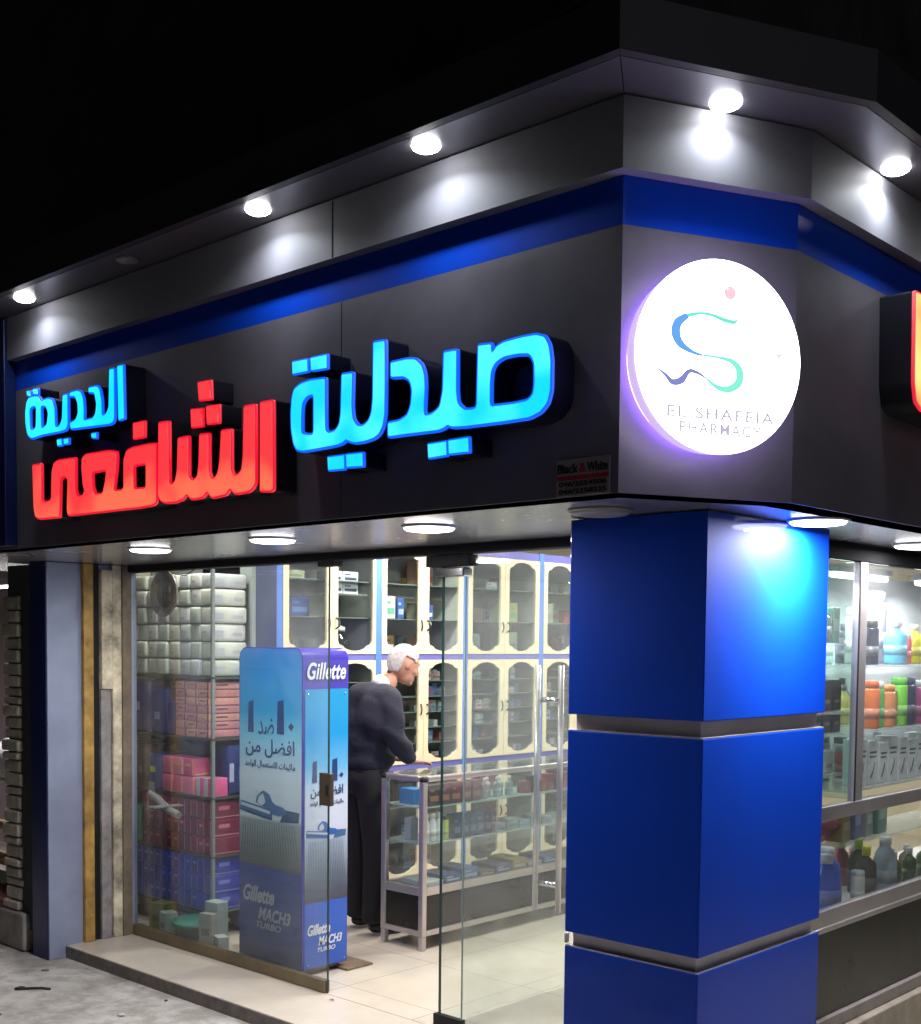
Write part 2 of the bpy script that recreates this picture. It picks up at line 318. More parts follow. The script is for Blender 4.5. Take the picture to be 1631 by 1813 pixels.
# black marble wall and ledge below the display window
MB().box(-0.40, -0.2215, 1.302, 9.0, 0.20, 0.545).build('marble_wall', DKMARBLE, bd)
MB().box(-0.38, -0.200, 1.302, 9.0, 0.145, 0.198, .004).build('marble_ledge', mat('grey_ledge_stone', (0.25, 0.22, 0.21), .5, var=.25, vscale=10), bd)
MB().box(-0.37, -0.165, 1.302, 9.0, -0.06, 0.143, .006).build('marble_ledge', mat('beige_ledge_stone', (0.33, 0.29, 0.24), .5, var=.25, vscale=10), bd)

# ================================================ lamps
cs = [(-2.993, -.146, 1), (-2.193, -.146, 0), (-1.391, -.146, 1), (-.601, -.146, 1), (.194, .189, 1), (.343, .932, 1), (.343, 1.74, 1)]
names = ['leftmost lit spotlight in the cornice above the cyan small word', 'unlit round spotlight in the cornice, the dark one between lit lamps', 'lit spotlight in the cornice above the red word', 'lit spotlight in the cornice above the big cyan word',
         'lit spotlight in the cornice over the round white sign', 'lit spotlight in the cornice beside the white camera', 'lit spotlight in the right cornice beyond the camera']
for (x, y, on), nm in zip(cs, names):
    t = thing('spotlight', 'small ' + nm, 'spotlight', (x, y, ZT), 0, 'spotlights in the cornice')
    MB().lathe([(.0425, .004), (.0425, -.0015), (.0365, -.0025), (.0365, .002)], 24).build('trim_ring', WHITE if on else mat('dull_ring', (0.2, 0.19, 0.19), .5, .4), t)
    MB().lathe([(.036, .002), (.0436, -.0032), (.0405, -.009), (.030, -.015), (.014, -.019), (.001, -.020)], 24).build('lens', LAMP if on else mat('dark_lens', (.22, .21, .21), .4), t)  # lens widened and domed, its shape standing in for lamp glow
    if on:
        area('spot_beam', t, (0, 0, -0.030), 0.045, 1.0 if x == .194 else 1.5, (.86, .92, 1.0), 150)
ss = [(-2.834, .372, 1, 'leftmost of the lit row'), (-1.955, .372, 1, 'second from the left in the row'), (-1.083, .380, 1, 'third in the row, above the door opening'), (-.296, .325, 0, 'unlit and dull beside the pillar'),
      (.088, 1.0, 1, 'brightest one against the pillar'), (-.04, 2.13, 1, 'above the display window top edge'), (-.04, 3.2, 1, 'farther along above the display window'), (-3.75, .372, 0, 'unlit, at the far left')]
for x, y, on, nm in ss[:7]:
    t = thing('round_soffit_lamp', 'round flat ceiling lamp set in the soffit, ' + nm, 'ceiling lamp', (x, y, ZS), 0, 'round lamps in the soffit')
    MB().lathe([(.099, .003), (.101, -.004), (.094, -.008), (.088, -.008)], 40).build('rim', WHITE if on else mat('dull_rim', (.35, .33, .34), .4, .2), t)
    MB().lathe([(.0915, .001), (.0915, -.009), (.084, -.0155), (.060, -.019), (.001, -.020)], 40).build('diffuser', LAMPW if on else mat('dull_diffuser', (.38, .36, .38), .35), t)  # diffuser deepened so its shape holds the lamp's bloom
    if on: area('lamp_light', t, (0, 0, -0.0215), 0.10 if nm[0] == 'b' else 0.17, {'b': 36.0}.get(nm[0], 17.0), (1.0, .97, .99), 180)
# inside lamps; first one added to brighten the left window packs
for i, (x, y) in enumerate(((-3.55, 1.14), (-1.9, 1.9), (-3.2, 2.7), (-1.6, 3.6), (-3.0, 4.6), (-1.5, 5.6))):
    t = thing('ceiling_lamp', 'round white lamp on the shop ceiling, %s from the door' % ORD[i], 'ceiling lamp', (x, y, 2.75), 0, 'lamps on the shop ceiling')
    MB().lathe([(.16, 0), (.17, -.03), (.15, -.05)], 32).build('housing', WHITE, t)
    MB().lathe([(.148, -.04), (.14, -.056), (.001, -.06)], 32).build('diffuser', LAMPW, t)
    area('lamp_light', t, (0, 0, -0.07), 0.28, 20.0 if i == 0 else 46.0, (1.0, .95, .89), 180)

# ================================================ lit signs
SG = {"pharm":[[[-805,2363,-752,2364,-718,2376,-705,2404,-701,2444,-711,2472,-736,2485,-794,2491,-795,2546,-720,2547,-683,2542,-654,2519,-641,2488,-637,2447,-640,2402,-641,2367,-611,2368,-583,2383,-572,2427,-569,2543,-509,2542,-508,2419,-503,2384,-478,2364,-436,2362,-433,2542,-374,2538,-373,2513,-361,2527,-332,2536,-268,2539,-212,2538,-181,2527,-164,2499,-156,2456,-156,2372,-167,2337,-194,2314,-235,2302,-328,2302,-477,2305,-531,2309,-548,2317,-559,2311,-586,2306,-717,2309,-804,2310],[-376,2362,-376,2423,-373,2455,-360,2473,-331,2484,-281,2484,-239,2478,-224,2455,-222,2402,-226,2373,-243,2361,-293,2359]],[[-1093,2541,-1092,2421,-1090,2371,-1076,2363,-1047,2366,-1030,2383,-1024,2413,-1020,2542,-961,2540,-964,2430,-959,2393,-941,2371,-914,2367,-891,2379,-879,2402,-874,2443,-873,2620,-813,2618,-811,2483,-812,2388,-820,2350,-838,2325,-864,2313,-909,2307,-954,2307,-981,2315,-994,2322,-1009,2314,-1037,2309,-1123,2307,-1212,2306,-1242,2314,-1260,2338,-1273,2391,-1275,2443,-1270,2494,-1258,2525,-1223,2540,-1173,2545],[-1212,2375,-1212,2436,-1208,2467,-1188,2485,-1158,2486,-1158,2365]],[[-1266,2617,-1184,2615,-1181,2568,-1265,2569]],[[-1172,2616,-1086,2615,-1086,2564,-1170,2567]],[[-1085,2283,-1000,2282,-999,2231,-1082,2233]],[[-995,2283,-913,2281,-911,2232,-993,2235]],[[-630,2278,-548,2279,-546,2231,-627,2229]],[[-545,2280,-460,2281,-457,2232,-543,2233]]],"red":[[[-1440,2504,-1364,2503,-1361,2195,-1379,2188,-1440,2193]],[[-2058,2506,-1985,2504,-1982,2276,-1973,2267,-1951,2274,-1938,2309,-1931,2434,-1857,2435,-1857,2287,-1845,2276,-1827,2272,-1808,2283,-1800,2325,-1795,2433,-1731,2431,-1731,2290,-1721,2272,-1698,2268,-1682,2286,-1672,2327,-1663,2433,-1598,2431,-1598,2286,-1586,2269,-1564,2268,-1544,2281,-1536,2327,-1531,2502,-1460,2501,-1459,2226,-1475,2208,-1503,2196,-1581,2194,-1609,2216,-1632,2196,-1719,2190,-1745,2216,-1773,2196,-1845,2194,-1873,2216,-1901,2198,-1951,2191,-2015,2193,-2047,2205,-2064,2232]],[[-2068,2430,-2069,2203,-2093,2191,-2187,2188,-2727,2191,-2738,2218,-2730,2346,-2756,2356,-2785,2351,-2790,2254,-2794,2189,-2971,2192,-3004,2206,-3017,2245,-3026,2434,-2943,2434,-2943,2277,-2923,2269,-2887,2269,-2867,2276,-2860,2390,-2843,2425,-2803,2435,-2661,2432,-2663,2293,-2648,2273,-2610,2273,-2597,2288,-2609,2312,-2619,2384,-2615,2424,-2585,2438,-2408,2436,-2351,2427,-2344,2405,-2352,2345,-2369,2278,-2352,2274,-2313,2273,-2303,2280,-2302,2386,-2281,2422,-2239,2431,-2131,2433],[-2533,2353,-2430,2354,-2438,2314,-2456,2270,-2512,2272,-2527,2298],[-2226,2353,-2145,2353,-2146,2268,-2224,2271]],[[-2232,2523,-2148,2523,-2151,2457,-2232,2457]],[[-1804,2621,-1721,2619,-1719,2546,-1796,2550]],[[-1848,2529,-1772,2525,-1772,2455,-1844,2458]],[[-1752,2528,-1672,2526,-1672,2456,-1748,2459]]],"new":[[[-2342,2760,-2299,2759,-2291,2544,-2336,2541]],[[-2402,2757,-2362,2756,-2361,2560,-2371,2538,-2404,2532,-2702,2546,-2709,2581,-2662,2587,-2644,2609,-2646,2649,-2666,2676,-2708,2680,-2707,2706,-2642,2707,-2615,2696,-2597,2666,-2590,2610,-2595,2579,-2526,2579,-2508,2593,-2501,2630,-2515,2671,-2559,2677,-2559,2706,-2492,2705,-2471,2688,-2456,2640,-2454,2582,-2428,2583,-2409,2604]],[[-2764,2702,-2720,2703,-2719,2570,-2738,2548,-2785,2545,-2940,2547,-2973,2545,-3032,2542,-3066,2563,-3082,2611,-3085,2662,-3072,2710,-3046,2730,-2978,2729,-2950,2712,-2942,2701,-2880,2706,-2847,2694,-2827,2655,-2823,2578,-2793,2577,-2772,2600],[-3039,2673,-3013,2678,-2989,2674,-2993,2593,-3015,2587,-3037,2593],[-2943,2671,-2903,2665,-2887,2638,-2898,2594,-2939,2583]],[[-3068,2758,-3032,2755,-3032,2726,-3063,2730]],[[-3012,2759,-2970,2757,-2967,2726,-3009,2729]],[[-2813,2522,-2773,2521,-2770,2489,-2810,2489]],[[-2757,2519,-2716,2518,-2717,2490,-2754,2490]],[[-2539,2518,-2497,2517,-2498,2489,-2536,2493]]]}
def sign(key, name, label, cat, face, rim, retm, xform=None, depth=0.1, partlabels=None):
    t = thing(name, label, cat)
    for k, loops in enumerate(SG[key]):
        L = [[(v[i] / 1000.0, v[i + 1] / 1000.0) for i in range(0, len(v), 2)] for v in loops]
        if xform: L = [[xform(p) for p in l] for l in L]
        small = len(L[0]) == 4
        nm = 'letter_dot' if small else 'letter'
        rr = .004 if small else .009
        M = plane_mtx((0, 0, 0), (1, 0, 0), (0, 0, 1))  # local z -> -y
        if key == 'side': M = plane_mtx((A_, 0, 0), (0, 1, 0), (0, 0, 1))
        me = flat(L, 0.0025, -.0075 if not small else -.0055, rr); me.transform(Matrix.Translation((0, 0, depth))); fo = put(nm, me, face, t, M)
        me = flat(L, 0.005, 0.0, rr); me.transform(Matrix.Translation((0, 0, depth - .006))); r_ = put('lit_rim', me, rim, fo, M)
        me = flat(L, (depth - .012) / 2, .0008, rr); me.transform(Matrix.Translation((0, 0, (depth - .012) / 2))); put('side_return', me, retm, fo, M)
    return t
CY = emit('cyan_lit_acrylic', (0.0, 0.66, 1.0), 1.3, colb=(0.01, 0.85, 1.0), scale=5)
CY2 = emit('pale_cyan_lit_acrylic', (0.0, 0.60, 1.0), 1.3, colb=(0.06, 0.86, 1.0), scale=6)
CYR = emit('blue_lit_edge', (0.0, 0.10, 1.0), 1.1)
RD = emit('red_lit_acrylic', (1.0, 0.035, 0.045), 1.1, colb=(1.0, 0.15, 0.075), scale=5, zlo=2.16, zhi=2.42)
RDR = emit('deep_red_lit_edge', (1.0, 0.0, 0.03), 0.8)
RET = mat('black_sign_return', (0.010, 0.010, 0.016), 0.35, 0.2)
RETB = mat('blue_black_sign_return', (0.006, 0.008, 0.03), 0.3, 0.2)
sign('pharm', 'illuminated_sign', 'large glowing cyan Arabic word on the dark fascia, biggest of the three words', 'shop sign', CY2, CYR, RETB)
sign('red', 'illuminated_sign', 'glowing red Arabic word on the dark front fascia, lower left', 'shop sign', RD, RDR, RET)
sign('new', 'illuminated_sign', 'small glowing cyan Arabic word above the red word at the left end', 'shop sign', CY, CYR, RETB)
xm = lambda p: (1.065 + (p[0] - min(q for q in SG['red'][2][0][::2]) / 1000.0) * 1.22, 2.435 + (p[1] - 2.075) * 1.16)
SG['side'] = SG['red']
zs_ = SG['red'][2][0][1::2]; lo_ = min(zs_) / 1000.0
xm = lambda p: (1.065 + (p[0] - min(SG['red'][2][0][::2]) / 1000.0) * 1.5, 2.425 + (p[1] - lo_) * 1.5)
sign('side', 'illuminated_sign', 'glowing red Arabic word on the right side fascia, cut by the picture edge', 'shop sign',
     emit('warm_red_lit_acrylic', (1.0, 0.32, 0.10), 1.4, colb=(1.0, 0.75, 0.25), scale=6), RDR, RET, xform=xm, depth=0.115)

# round lit sign on the chamfered corner
nv = Vector((B_, -A_, 0)).normalized(); tv = Vector((-nv.y, nv.x, 0)); cc = Vector((0, 0, 0)) + tv * 0.252; CZ = 2.457
def cham(off): return plane_mtx((cc.x + nv.x * off, cc.y + nv.y * off, CZ), tv, (0, 0, 1))
rs = thing('round_sign', 'round glowing white drum sign with a thin blue and green snake on the corner', 'round sign')
me_ = MB().lathe([(.272, 0.004), (.282, .012), (.282, .09), (.276, .094), (.001, .0941)], 72)
def drum(prof, nm, m, off=0.0, par=rs):
    b = MB(); b.lathe(prof, 72); bmesh.ops.transform(b.b, matrix=cham(off), verts=b.b.verts[:]); return b.build(nm, m, par)
me_.b.free()
DRUM = emit('lilac_lit_drum_side', (0.74, 0.56, 1.0), 0.85); FACEW = emit('white_lit_face', (1.0, 0.96, 1.0), 6.0)
drum([(.2515, 0.034), (.2515, .082)], 'drum_side', DRUM)
drum([(.22, 0.0), (.22, .030)], 'back_plate', WHITE)
fc = drum([(.2505, .0821), (.2585, .086), (.2595, .100), (.256, .1035), (.001, .1036)], 'lit_face', FACEW)
RX, RZ = cc, CZ
def stroke(pts, m, nm, off=.1050):
    """ribbon with its own width at every point; pts = (s, z, halfwidth)"""
    P = [Vector(((s - 0.266) * .92, z - CZ)) for s, z, h in pts]; H = [h for *_, h in pts]
    Q = []; HH = []
    for i in range(len(P) - 1):
        p0 = P[max(i - 1, 0)]; p1 = P[i]; p2 = P[i + 1]; p3 = P[min(i + 2, len(P) - 1)]
        for k in range(8):
            t = k / 8; Q.append(.5 * ((2 * p1) + (-p0 + p2) * t + (2 * p0 - 5 * p1 + 4 * p2 - p3) * t * t + (-p0 + 3 * p1 - 3 * p2 + p3) * t ** 3)); HH.append(H[i] * (1 - t) + H[i + 1] * t)
    Q.append(P[-1]); HH.append(H[-1]); b = MB(); A = []; B = []
    for i, q in enumerate(Q):
        d = (Q[min(i + 1, len(Q) - 1)] - Q[max(i - 1, 0)]).normalized(); n = Vector((-d.y, d.x)) * HH[i]
        A.append(b.b.verts.new((q.x + n.x, q.y + n.y, 0))); B.append(b.b.verts.new((q.x - n.x, q.y - n.y, 0)))
    for i in range(len(Q) - 1): b.b.faces.new((A[i], A[i + 1], B[i + 1], B[i]))
    bmesh.ops.transform(b.b, matrix=cham(off), verts=b.b.verts[:]); return b.build(nm, m, fc)
def film(n, c, e=1.0): return emit(n, c, e)
stroke([(.317, 2.562, .001), (.305, 2.553, .006), (.27, 2.556, .006), (.23, 2.565, .0045), (.19, 2.566, .004), (.145, 2.556, .006)], film('pale_teal_film', (.18, .86, .66)), 'snake_mark')
stroke([(.146, 2.556, .0075), (.115, 2.535, .013), (.108, 2.507, .0145), (.125, 2.480, .011), (.165, 2.462, .005), (.20, 2.456, .003)], film('sky_blue_film', (.13, .40, .90)), 'snake_mark', .1051)
stroke([(.20, 2.456, .003), (.25, 2.455, .0035), (.30, 2.448, .007), (.328, 2.425, .0115), (.325, 2.392, .012), (.29, 2.372, .009), (.25, 2.376, .0065), (.215, 2.395, .003)], film('teal_film', (.24, .92, .72)), 'snake_mark', .1052)
stroke([(.215, 2.395, .002), (.185, 2.408, .0045), (.155, 2.410, .006), (.13, 2.385, .010), (.10, 2.378, .008), (.075, 2.396, .0045), (.045, 2.412, .0008)], film('violet_film', (.22, .25, .62)), 'snake_mark', .1053)
b = MB(); b.lathe([(.0185, 0), (.001, .0002)], 24); bmesh.ops.transform(b.b, matrix=cham(.1048) @ Matrix.Translation((.022, 2.630 - CZ, 0)), verts=b.b.verts[:]); b.build('pink_dot', film('pink_film', (1, .62, .72)), fc)
b = MB(); b.quad((0, 0, 0), (.035, .012, 0), (.008, -.022, 0), (.016, -.002, 0)); bmesh.ops.transform(b.b, matrix=cham(.1050) @ Matrix.Translation((.165, 2.475 - CZ, 0)), verts=b.b.verts[:]); b.build('arrow_mark', film('pale_pink_film', (.9, .7, .78)), fc)
TXF = film('faint_grey_film', (.50, .44, .60))
for body, s0, z0, W in (('EL SHAFEIA', -.168, -.170, .34), ('PHARMACY', -.128, -.210, .26)):
    me = text_mesh(body, W, .031, .012, 0, .0003, 1.2)
    # follow the rim: gentle arc
    for v in me.vertices: v.co.y -= .0
    put('lettering', me, TXF, fc, cham(.1056) @ Matrix.Translation((s0, z0, 0)) @ Matrix.Rotation(0.0, 4, 'Z'))
# added unseen glow ring, tints the wall violet around the drum
drum([(.234, 0.002), (.234, .0330)], 'added_halo_ring', emit('added_violet_halo', (.36, .20, 1.0), 12.0))
# maker's sticker
st = thing('maker_sticker', 'small rectangular black and white contact sticker low on the front fascia', 'sticker')
MB().box(-.212, -.026, -.004, -.001, 2.093, 2.196, .001).build('sticker_plate', mat('sticker_white', (.30, .27, .28), .4, var=.1), st)
KB = mat('sticker_black', (.01, .01, .01), .5); KR = mat('sticker_red', (.42, .02, .04), .5)
MB().box(-.209, -.029, -.0048, -.0042, 2.138, 2.150).build('red_stripe', KR, st)
def stx(body, x, z, W, H, m, bold=.02): put('lettering', text_mesh(body, W, H, bold), m, st, plane_mtx((x, -.0056, z), (1, 0, 0), (0, 0, 1)))
stx('Black', -.206, 2.157, .072, .026, KB); stx('&', -.129, 2.157, .022, .026, KR); stx('White', -.102, 2.157, .070, .026, KB)
stx('046/2554506', -.200, 2.120, .164, .014, KB); stx('046/2258225', -.200, 2.099, .164, .014, KB)

# ================================================ storefront glass
g = thing('fixed_glass_pane', 'large fixed glass pane left of the entrance, diaper shelves behind it', 'window')
MB().box(-4.03, -2.376, 1.044, 1.052, .06, 2.053).build('pane', GL, g)
MB().box(-2.3762, -2.372, 1.0435, 1.0525, .0, 2.053).build('polished_edge', mat('dark_glass_edge', (.02, .05, .045), .15), g)
MB().box(-4.03, -2.38, 1.03, 1.066, .002, .06, .003).build('base_rail', mat('bronze_rail', (.20, .16, .10), .45, .5, var=.2), g)
MB().box(-2.43, -2.350, 1.036, 1.060, .90, 1.055, .003).build('lock_plate', mat('bronze_lock', (.10, .075, .05), .4, .6), g)
MB().box(-2.380, -2.366, 1.030, 1.0355, .955, 1.0, .002).build('keyhole', BLACKM, g)
MB().box(-2.43, -2.315, 1.02, 1.078, 2.028, 2.06, .004).build('top_patch', BLACKM, g)
g = thing('fixed_glass_pane', 'tall fixed glass pane between the open glass door and the pillar', 'window')
MB().box(-1.508, -0.52, 1.044, 1.052, .0, 2.053).build('pane', GL, g)
MB().box(-1.510, -1.508, 1.0435, 1.0525, .0, 2.053).build('polished_edge', mat('pale_green_glass_edge', (.30, .42, .34), .2), g)
dr = thing('glass_door', 'frameless glass door standing open into the shop, with tall steel handles', 'door')
MB().box(-1.645, -1.635, 1.052, 1.93, .012, 2.045).build('pane', GL, dr)
MB().box(-1.646, -1.634, 1.048, 1.052, .012, 2.045).build('polished_edge', mat('dark_glass_edge', (.02, .05, .045), .15), dr)
MB().box(-1.72, -1.47, 1.02, 1.08, 2.00, 2.048, .004).build('top_patch', BLACKM, dr)
MB().box(-1.66, -1.50, 1.02, 1.08, 1.955, 1.995, .006).build('hinge_block', CHROME, dr)
MB().box(-1.665, -1.50, 1.034, 1.064, .004, .062, .003).build('bottom_patch', BLACKM, dr)
for x, y in ((-1.70, 1.775), (-1.58, 1.80)):
    h = MB().cyl((x, y, .40), (x, y, 1.575), 0.0140, n=16).build('handle_bar', ALU, dr)
for z in (.53, 1.41): MB().cyl((-1.70, 1.79, z), (-1.58, 1.79, z), .012, n=12).build('handle_stud', CHROME, dr)
# round handle plate behind pillar edge
wc = thing('wall_clock', 'round dark clock with a pale rim, half hidden by the left edge of the pillar', 'clock')
b = MB(); b.lathe([(.10, 0), (.11, .02), (.10, .03)], 32); b.lathe([(.099, .022), (.001, .023)], 32)
bmesh.ops.transform(b.b, matrix=plane_mtx((-.80, 1.12, 1.83), (1, 0, 0), (0, 0, 1)), verts=b.b.verts[:]); b.build('clock_face', mat('dark_clock', (.05, .05, .06), .3), wc)
b = MB(); b.lathe([(.112, .002), (.122, .012), (.116, .034), (.104, .034), (.104, .020)], 32)
bmesh.ops.transform(b.b, matrix=plane_mtx((-.80, 1.12, 1.83), (1, 0, 0), (0, 0, 1)), verts=b.b.verts[:]); b.build('clock_rim', WHITE, wc)
# ================================================ right display window
dw = thing('display_window', 'aluminium framed display window right of the blue pillar above black marble', 'window')
fr = MB(); X0, X1 = -.25, -.215
fr.box(X0, X1, 1.302, 9.0, .57, .632, .003); fr.box(X0 - .02, X1 + .012, 1.302, 9.0, .548, .5695, .003)
fr.box(X0, X1, 1.302, 9.0, .99, 1.046, .003)
fr.box(X0 + .002, X1 - .002, 1.997, 2.07, 1.047, 2.02, .003); fr.box(X0 + .002, X1 - .002, 3.2, 3.27, 1.047, 2.02); fr.box(X0, X1 - .002, 1.3, 1.33, .633, .989)
fr.build('frame', ALU, dw)
MB().box(X0 - .01, X1 + .004, 1.302, 9.0, 2.021, ZS - .002, .003).build('head_rail', mat('matte_black_rail', (.008,.008,.009), .9, spec=.05), dw)
MB().box(X1 - .0015, X1 + .0015, 1.987, 1.997, 1.047, 2.02).build('gasket', BLACKM, dw)
MB().box(-.235, -.230, 1.33, 1.99, 1.047, 2.02).build('pane', GL, dw)
MB().box(-.235, -.230, 2.07, 3.2, 1.047, 2.02).build('pane', GL, dw)
MB().box(-.235, -.230, 3.27, 9.0, 1.047, 2.02).build('pane', GL, dw)
MB().box(-.2355, -.2305, 1.33, 9.0, .633, .989).build('pane', GL, dw)
du = thing('display_shelves', 'white backed glass shelf unit behind the right display window', 'shelf unit')
GSH = glass('display_shelf_glass', (.94, .97, .96), 1.0, .02, dirt=.22)
BACKP = mat('white_back_panel', (.62, .62, .64), .45, var=.05)
MB().box(-.76, -.74, 1.34, 5.0, 1.05, 2.03).build('back_panel', BACKP, du)
MB().box(-.74, -.27, 1.34, 5.0, .545, .57).build('base_board', BACKP, du)
MB().box(-.74, -.255, 2.01, 2.03, 1.05, 2.02).build('divider', GLG, du)
shl = [1.08, 1.185, 1.30, 1.395, 1.49, 1.605]
LS = [(1.34, 2.00, z) for z in (1.16, 1.325, 1.415, 1.60, 1.69)]
RS = [(2.04, 5.0, z) for z in (1.08, 1.325, 1.60)]
for y0, y1, z in LS + RS + [(1.34, 5.0, .79)]:
    MB().box(-.70, -.27 if z != .79 else -.45, y0, y1, z - .010, z).build('shelf', GSH, du)
for i, y in enumerate((1.7, 2.5, 3.4)):
    t = thing('strip_lamp', 'lit strip lamp at the top of the display window, %s from the pillar' % ORD[i], 'lamp', (-.45, y, 2.0), 0, 'strip lamps in the display window')
    MB().box(-.03, .03, -.28, .28, 0, .03, .004).build('housing', WHITE, t)
    MB().cyl((0, -.27, -.012), (0, .27, -.012), .013, n=12).build('tube', LAMPW, t)
    area('lamp_light', t, (0, 0, -.03), .06, 13.0, (.95, .97, 1.0), 170, shape_='RECTANGLE', sy=.54)

CM = {}
def cmat(c, rough=.35):
    k = tuple(round(v, 3) for v in c)
    if k not in CM: CM[k] = mat('printed_%d' % len(CM), c, rough, var=.12, vscale=30)
    return CM[k]
def bottle(x, y, z, r, h, col, capcol, label, cat='bottle', group=None, sh='round', name='bottle', neck=.3):
    t = thing(name, label, cat, (x, y, z), 0, group)
    if sh == 'round': pr = [(r * .94, 0), (r, .006), (r, h * .62), (r * .85, h * .70), (r * neck, h * .80), (r * neck, h * .86)]; cr = r * (neck + .12); c0 = h * .82
    elif sh == 'tube': pr = [(r * .95, 0), (r, .005), (r, h * .80), (r * .93, h * .84)]; cr = r * .9; c0 = h * .83
    else: pr = [(r * .9, 0), (r, .01), (r, h * .55), (r * .8, h * .72), (r * .42, h * .84), (r * .42, h * .88)]; cr = r * .5; c0 = h * .85
    MB().lathe(pr, 18).build('bottle_body', cmat(col, .22), t)
    MB().lathe([(cr, c0), (cr, h * .985), (cr * .85, h)], 16).build('cap', cmat(capcol), t)
    MB().lathe([(r * 1.008, h * .2), (r * 1.008, h * .42)], 18).build('wrap_label', cmat(tuple(min(1, c * .72 + .10) for c in col)), t)
    return t
WH = (.75, .75, .75)
def dname(c): return c
# upper right bay, top shelf
bottle(-.33, 2.345, 1.601, .040, .19, (.012, .012, .03), (.01, .01, .01), 'tall black bottle on the top right display shelf', sh='tube')
bottle(-.45, 2.47, 1.601, .045, .25, (.60, .60, .62), WH, 'pale grey bottle behind on the top right display shelf', sh='tube')
bottle(-.33, 2.62, 1.601, .050, .20, (.14, .50, .75), WH, 'light blue pump bottle with white cap on the top display shelf')
bottle(-.33, 2.74, 1.601, .022, .14, (.80, .12, .16), WH, 'slim red bottle between the blue and yellow bottles', sh='tube')
bottle(-.33, 2.82, 1.601, .040, .18, (.80, .72, .02), WH, 'yellow bottle with white cap on the top display shelf', sh='jug')
bottle(-.55, 2.85, 1.601, .07, .34, (.30, .30, .45), (.4, .4, .5), 'tall grey violet bottle at the back of the top display shelf', sh='tube')
bottle(-.50, 3.05, 1.601, .05, .22, (.55, .3, .5), WH, 'mauve bottle at the far end of the top display shelf')
# second shelf
cols = [((.80, .16, .03), (.7, .12, .02), .043, .205, 'bright orange'), ((.10, .42, .10), (.7, .7, .7), .030, .20, 'slim mid green'), ((.85, .32, .14), (.8, .3, .1), .045, .185, 'pale orange'), ((.42, .22, .10), (.4, .2, .1), .024, .16, 'brown'),
        ((.25, .72, .08), (.2, .7, .1), .038, .215, 'lime green'), ((.08, .07, .16), (.1, .1, .2), .042, .215, 'dark violet'), ((.5, .1, .3), WH, .04, .2, 'plum'), ((.7, .6, .1), WH, .04, .19, 'mustard')]
yy = 2.30
for c, cc_, r, h, nm in cols:
    bottle(-.32, yy + r, 1.326, r, h, c, cc_, nm + ' bottle in the row on the middle display shelf', sh='tube', group='coloured bottles on the middle display shelf'); yy += 2 * r + .006
for i in range(7):
    y = 2.26 + i * .105
    t = thing('white_product_box', 'white printed carton on the display shelf below the coloured bottles, %s from the mullion' % ORD[i], 'carton', (-.34, y, 1.081), R(rnd.uniform(-4, 4)), 'white cartons on the display shelf')
    h = .20 - (i % 3) * .012
    MB().box(-.035, .035, -.044, .044, 0, h, .002).build('carton_body', cmat((.72, .71, .74)), t)
    b = MB(); b.box(.0352, .0358, -.03, .03, h * .72, h * .76); b.box(.0352, .0358, -.03, .025, h * .62, h * .655); b.tube([(.0355, -.02, h * .15), (.0357, 0, h * .3), (.0355, .012, h * .5)], .003, 6)
    b.build('print', cmat((.06, .06, .08)), t)
for z, zn in ((1.601, 'top'), (1.326, 'middle'), (1.081, 'white carton')):
    for i in range(9):
        y = 2.13 + i * .095; c = rnd.choice([(.70, .70, .74), (.10, .22, .5), (.6, .12, .14), (.45, .6, .62), (.2, .45, .3), (.75, .6, .2), (.12, .10, .14), (.72, .45, .55)])
        bottle(-.52 - .05 * (i % 2), y, z, .030 + .008 * rnd.random(), rnd.uniform(.13, .21), c, rnd.choice([WH, (.05, .05, .06), (.3, .3, .34)]), 'bottle in the back row of the %s display shelf, %s from the mullion' % (zn, ORD[i]), group='back row bottles in the display', sh=rnd.choice(['round', 'tube', 'tube', 'jug']))
for i in range(9):
    y = 1.72 + i * .128; c = rnd.choice([(.05, .10, .4), (.10, .2, .10), (.6, .62, .66), (.4, .1, .15), (.2, .4, .5)])
    bottle(-.56, y, .571, .045, rnd.uniform(.16, .20), c, rnd.choice([WH, (.7, .7, .1)]), 'bottle in the back row on the display floor, %s from the pillar' % ORD[i], group='back row bottles in the display', sh=rnd.choice(['round', 'jug']))
# right bay lowest shelf row (0.79) : pink bag, flat boxes
t = thing('plastic_bag', 'bulging pink plastic bag of goods under the display transom', 'bag', (-.60, 2.28, .791))
b = MB(); bmesh.ops.create_icosphere(b.b, subdivisions=4, radius=1.0)
for v in b.b.verts:
    n = v.co.normalized(); k = 1 + .10 * math.sin(7 * n.x + 3 * n.y) * math.sin(5 * n.z + 4 * n.y) + .05 * math.sin(17 * n.y + 11 * n.z)
    v.co = Vector((n.x * .12 * k, n.y * .30 * k, max(-.085, n.z * .095 * k) + .087))
for f in b.b.faces: f.smooth = True
b.build('bag_body', mat('pink_plastic', (.50, .05, .16), .25, var=.3, vscale=18, bump=.4, bscale=20), t)
for i, (y, c, w_, h, nm) in enumerate(((2.50, (.45, .33, .12), .05, .13, 'tan'), (2.62, (.30, .30, .60), .05, .16, 'violet blue'), (2.74, (.6, .6, .62), .05, .15, 'pale grey'), (2.88, (.22, .38, .36), .07, .17, 'grey green'))):
    t = thing('product_box', nm + ' box beside the pink bag under the display transom', 'box', (-.52, y, .791), .1)
    MB().box(-.04, .04, -w_, w_, 0, h, .003).build('box_body', cmat(c), t); MB().box(.0402, .0408, -w_ * .7, w_ * .7, h * .4, h * .7).build('print', cmat(tuple(min(1, v + .3) for v in c)), t)
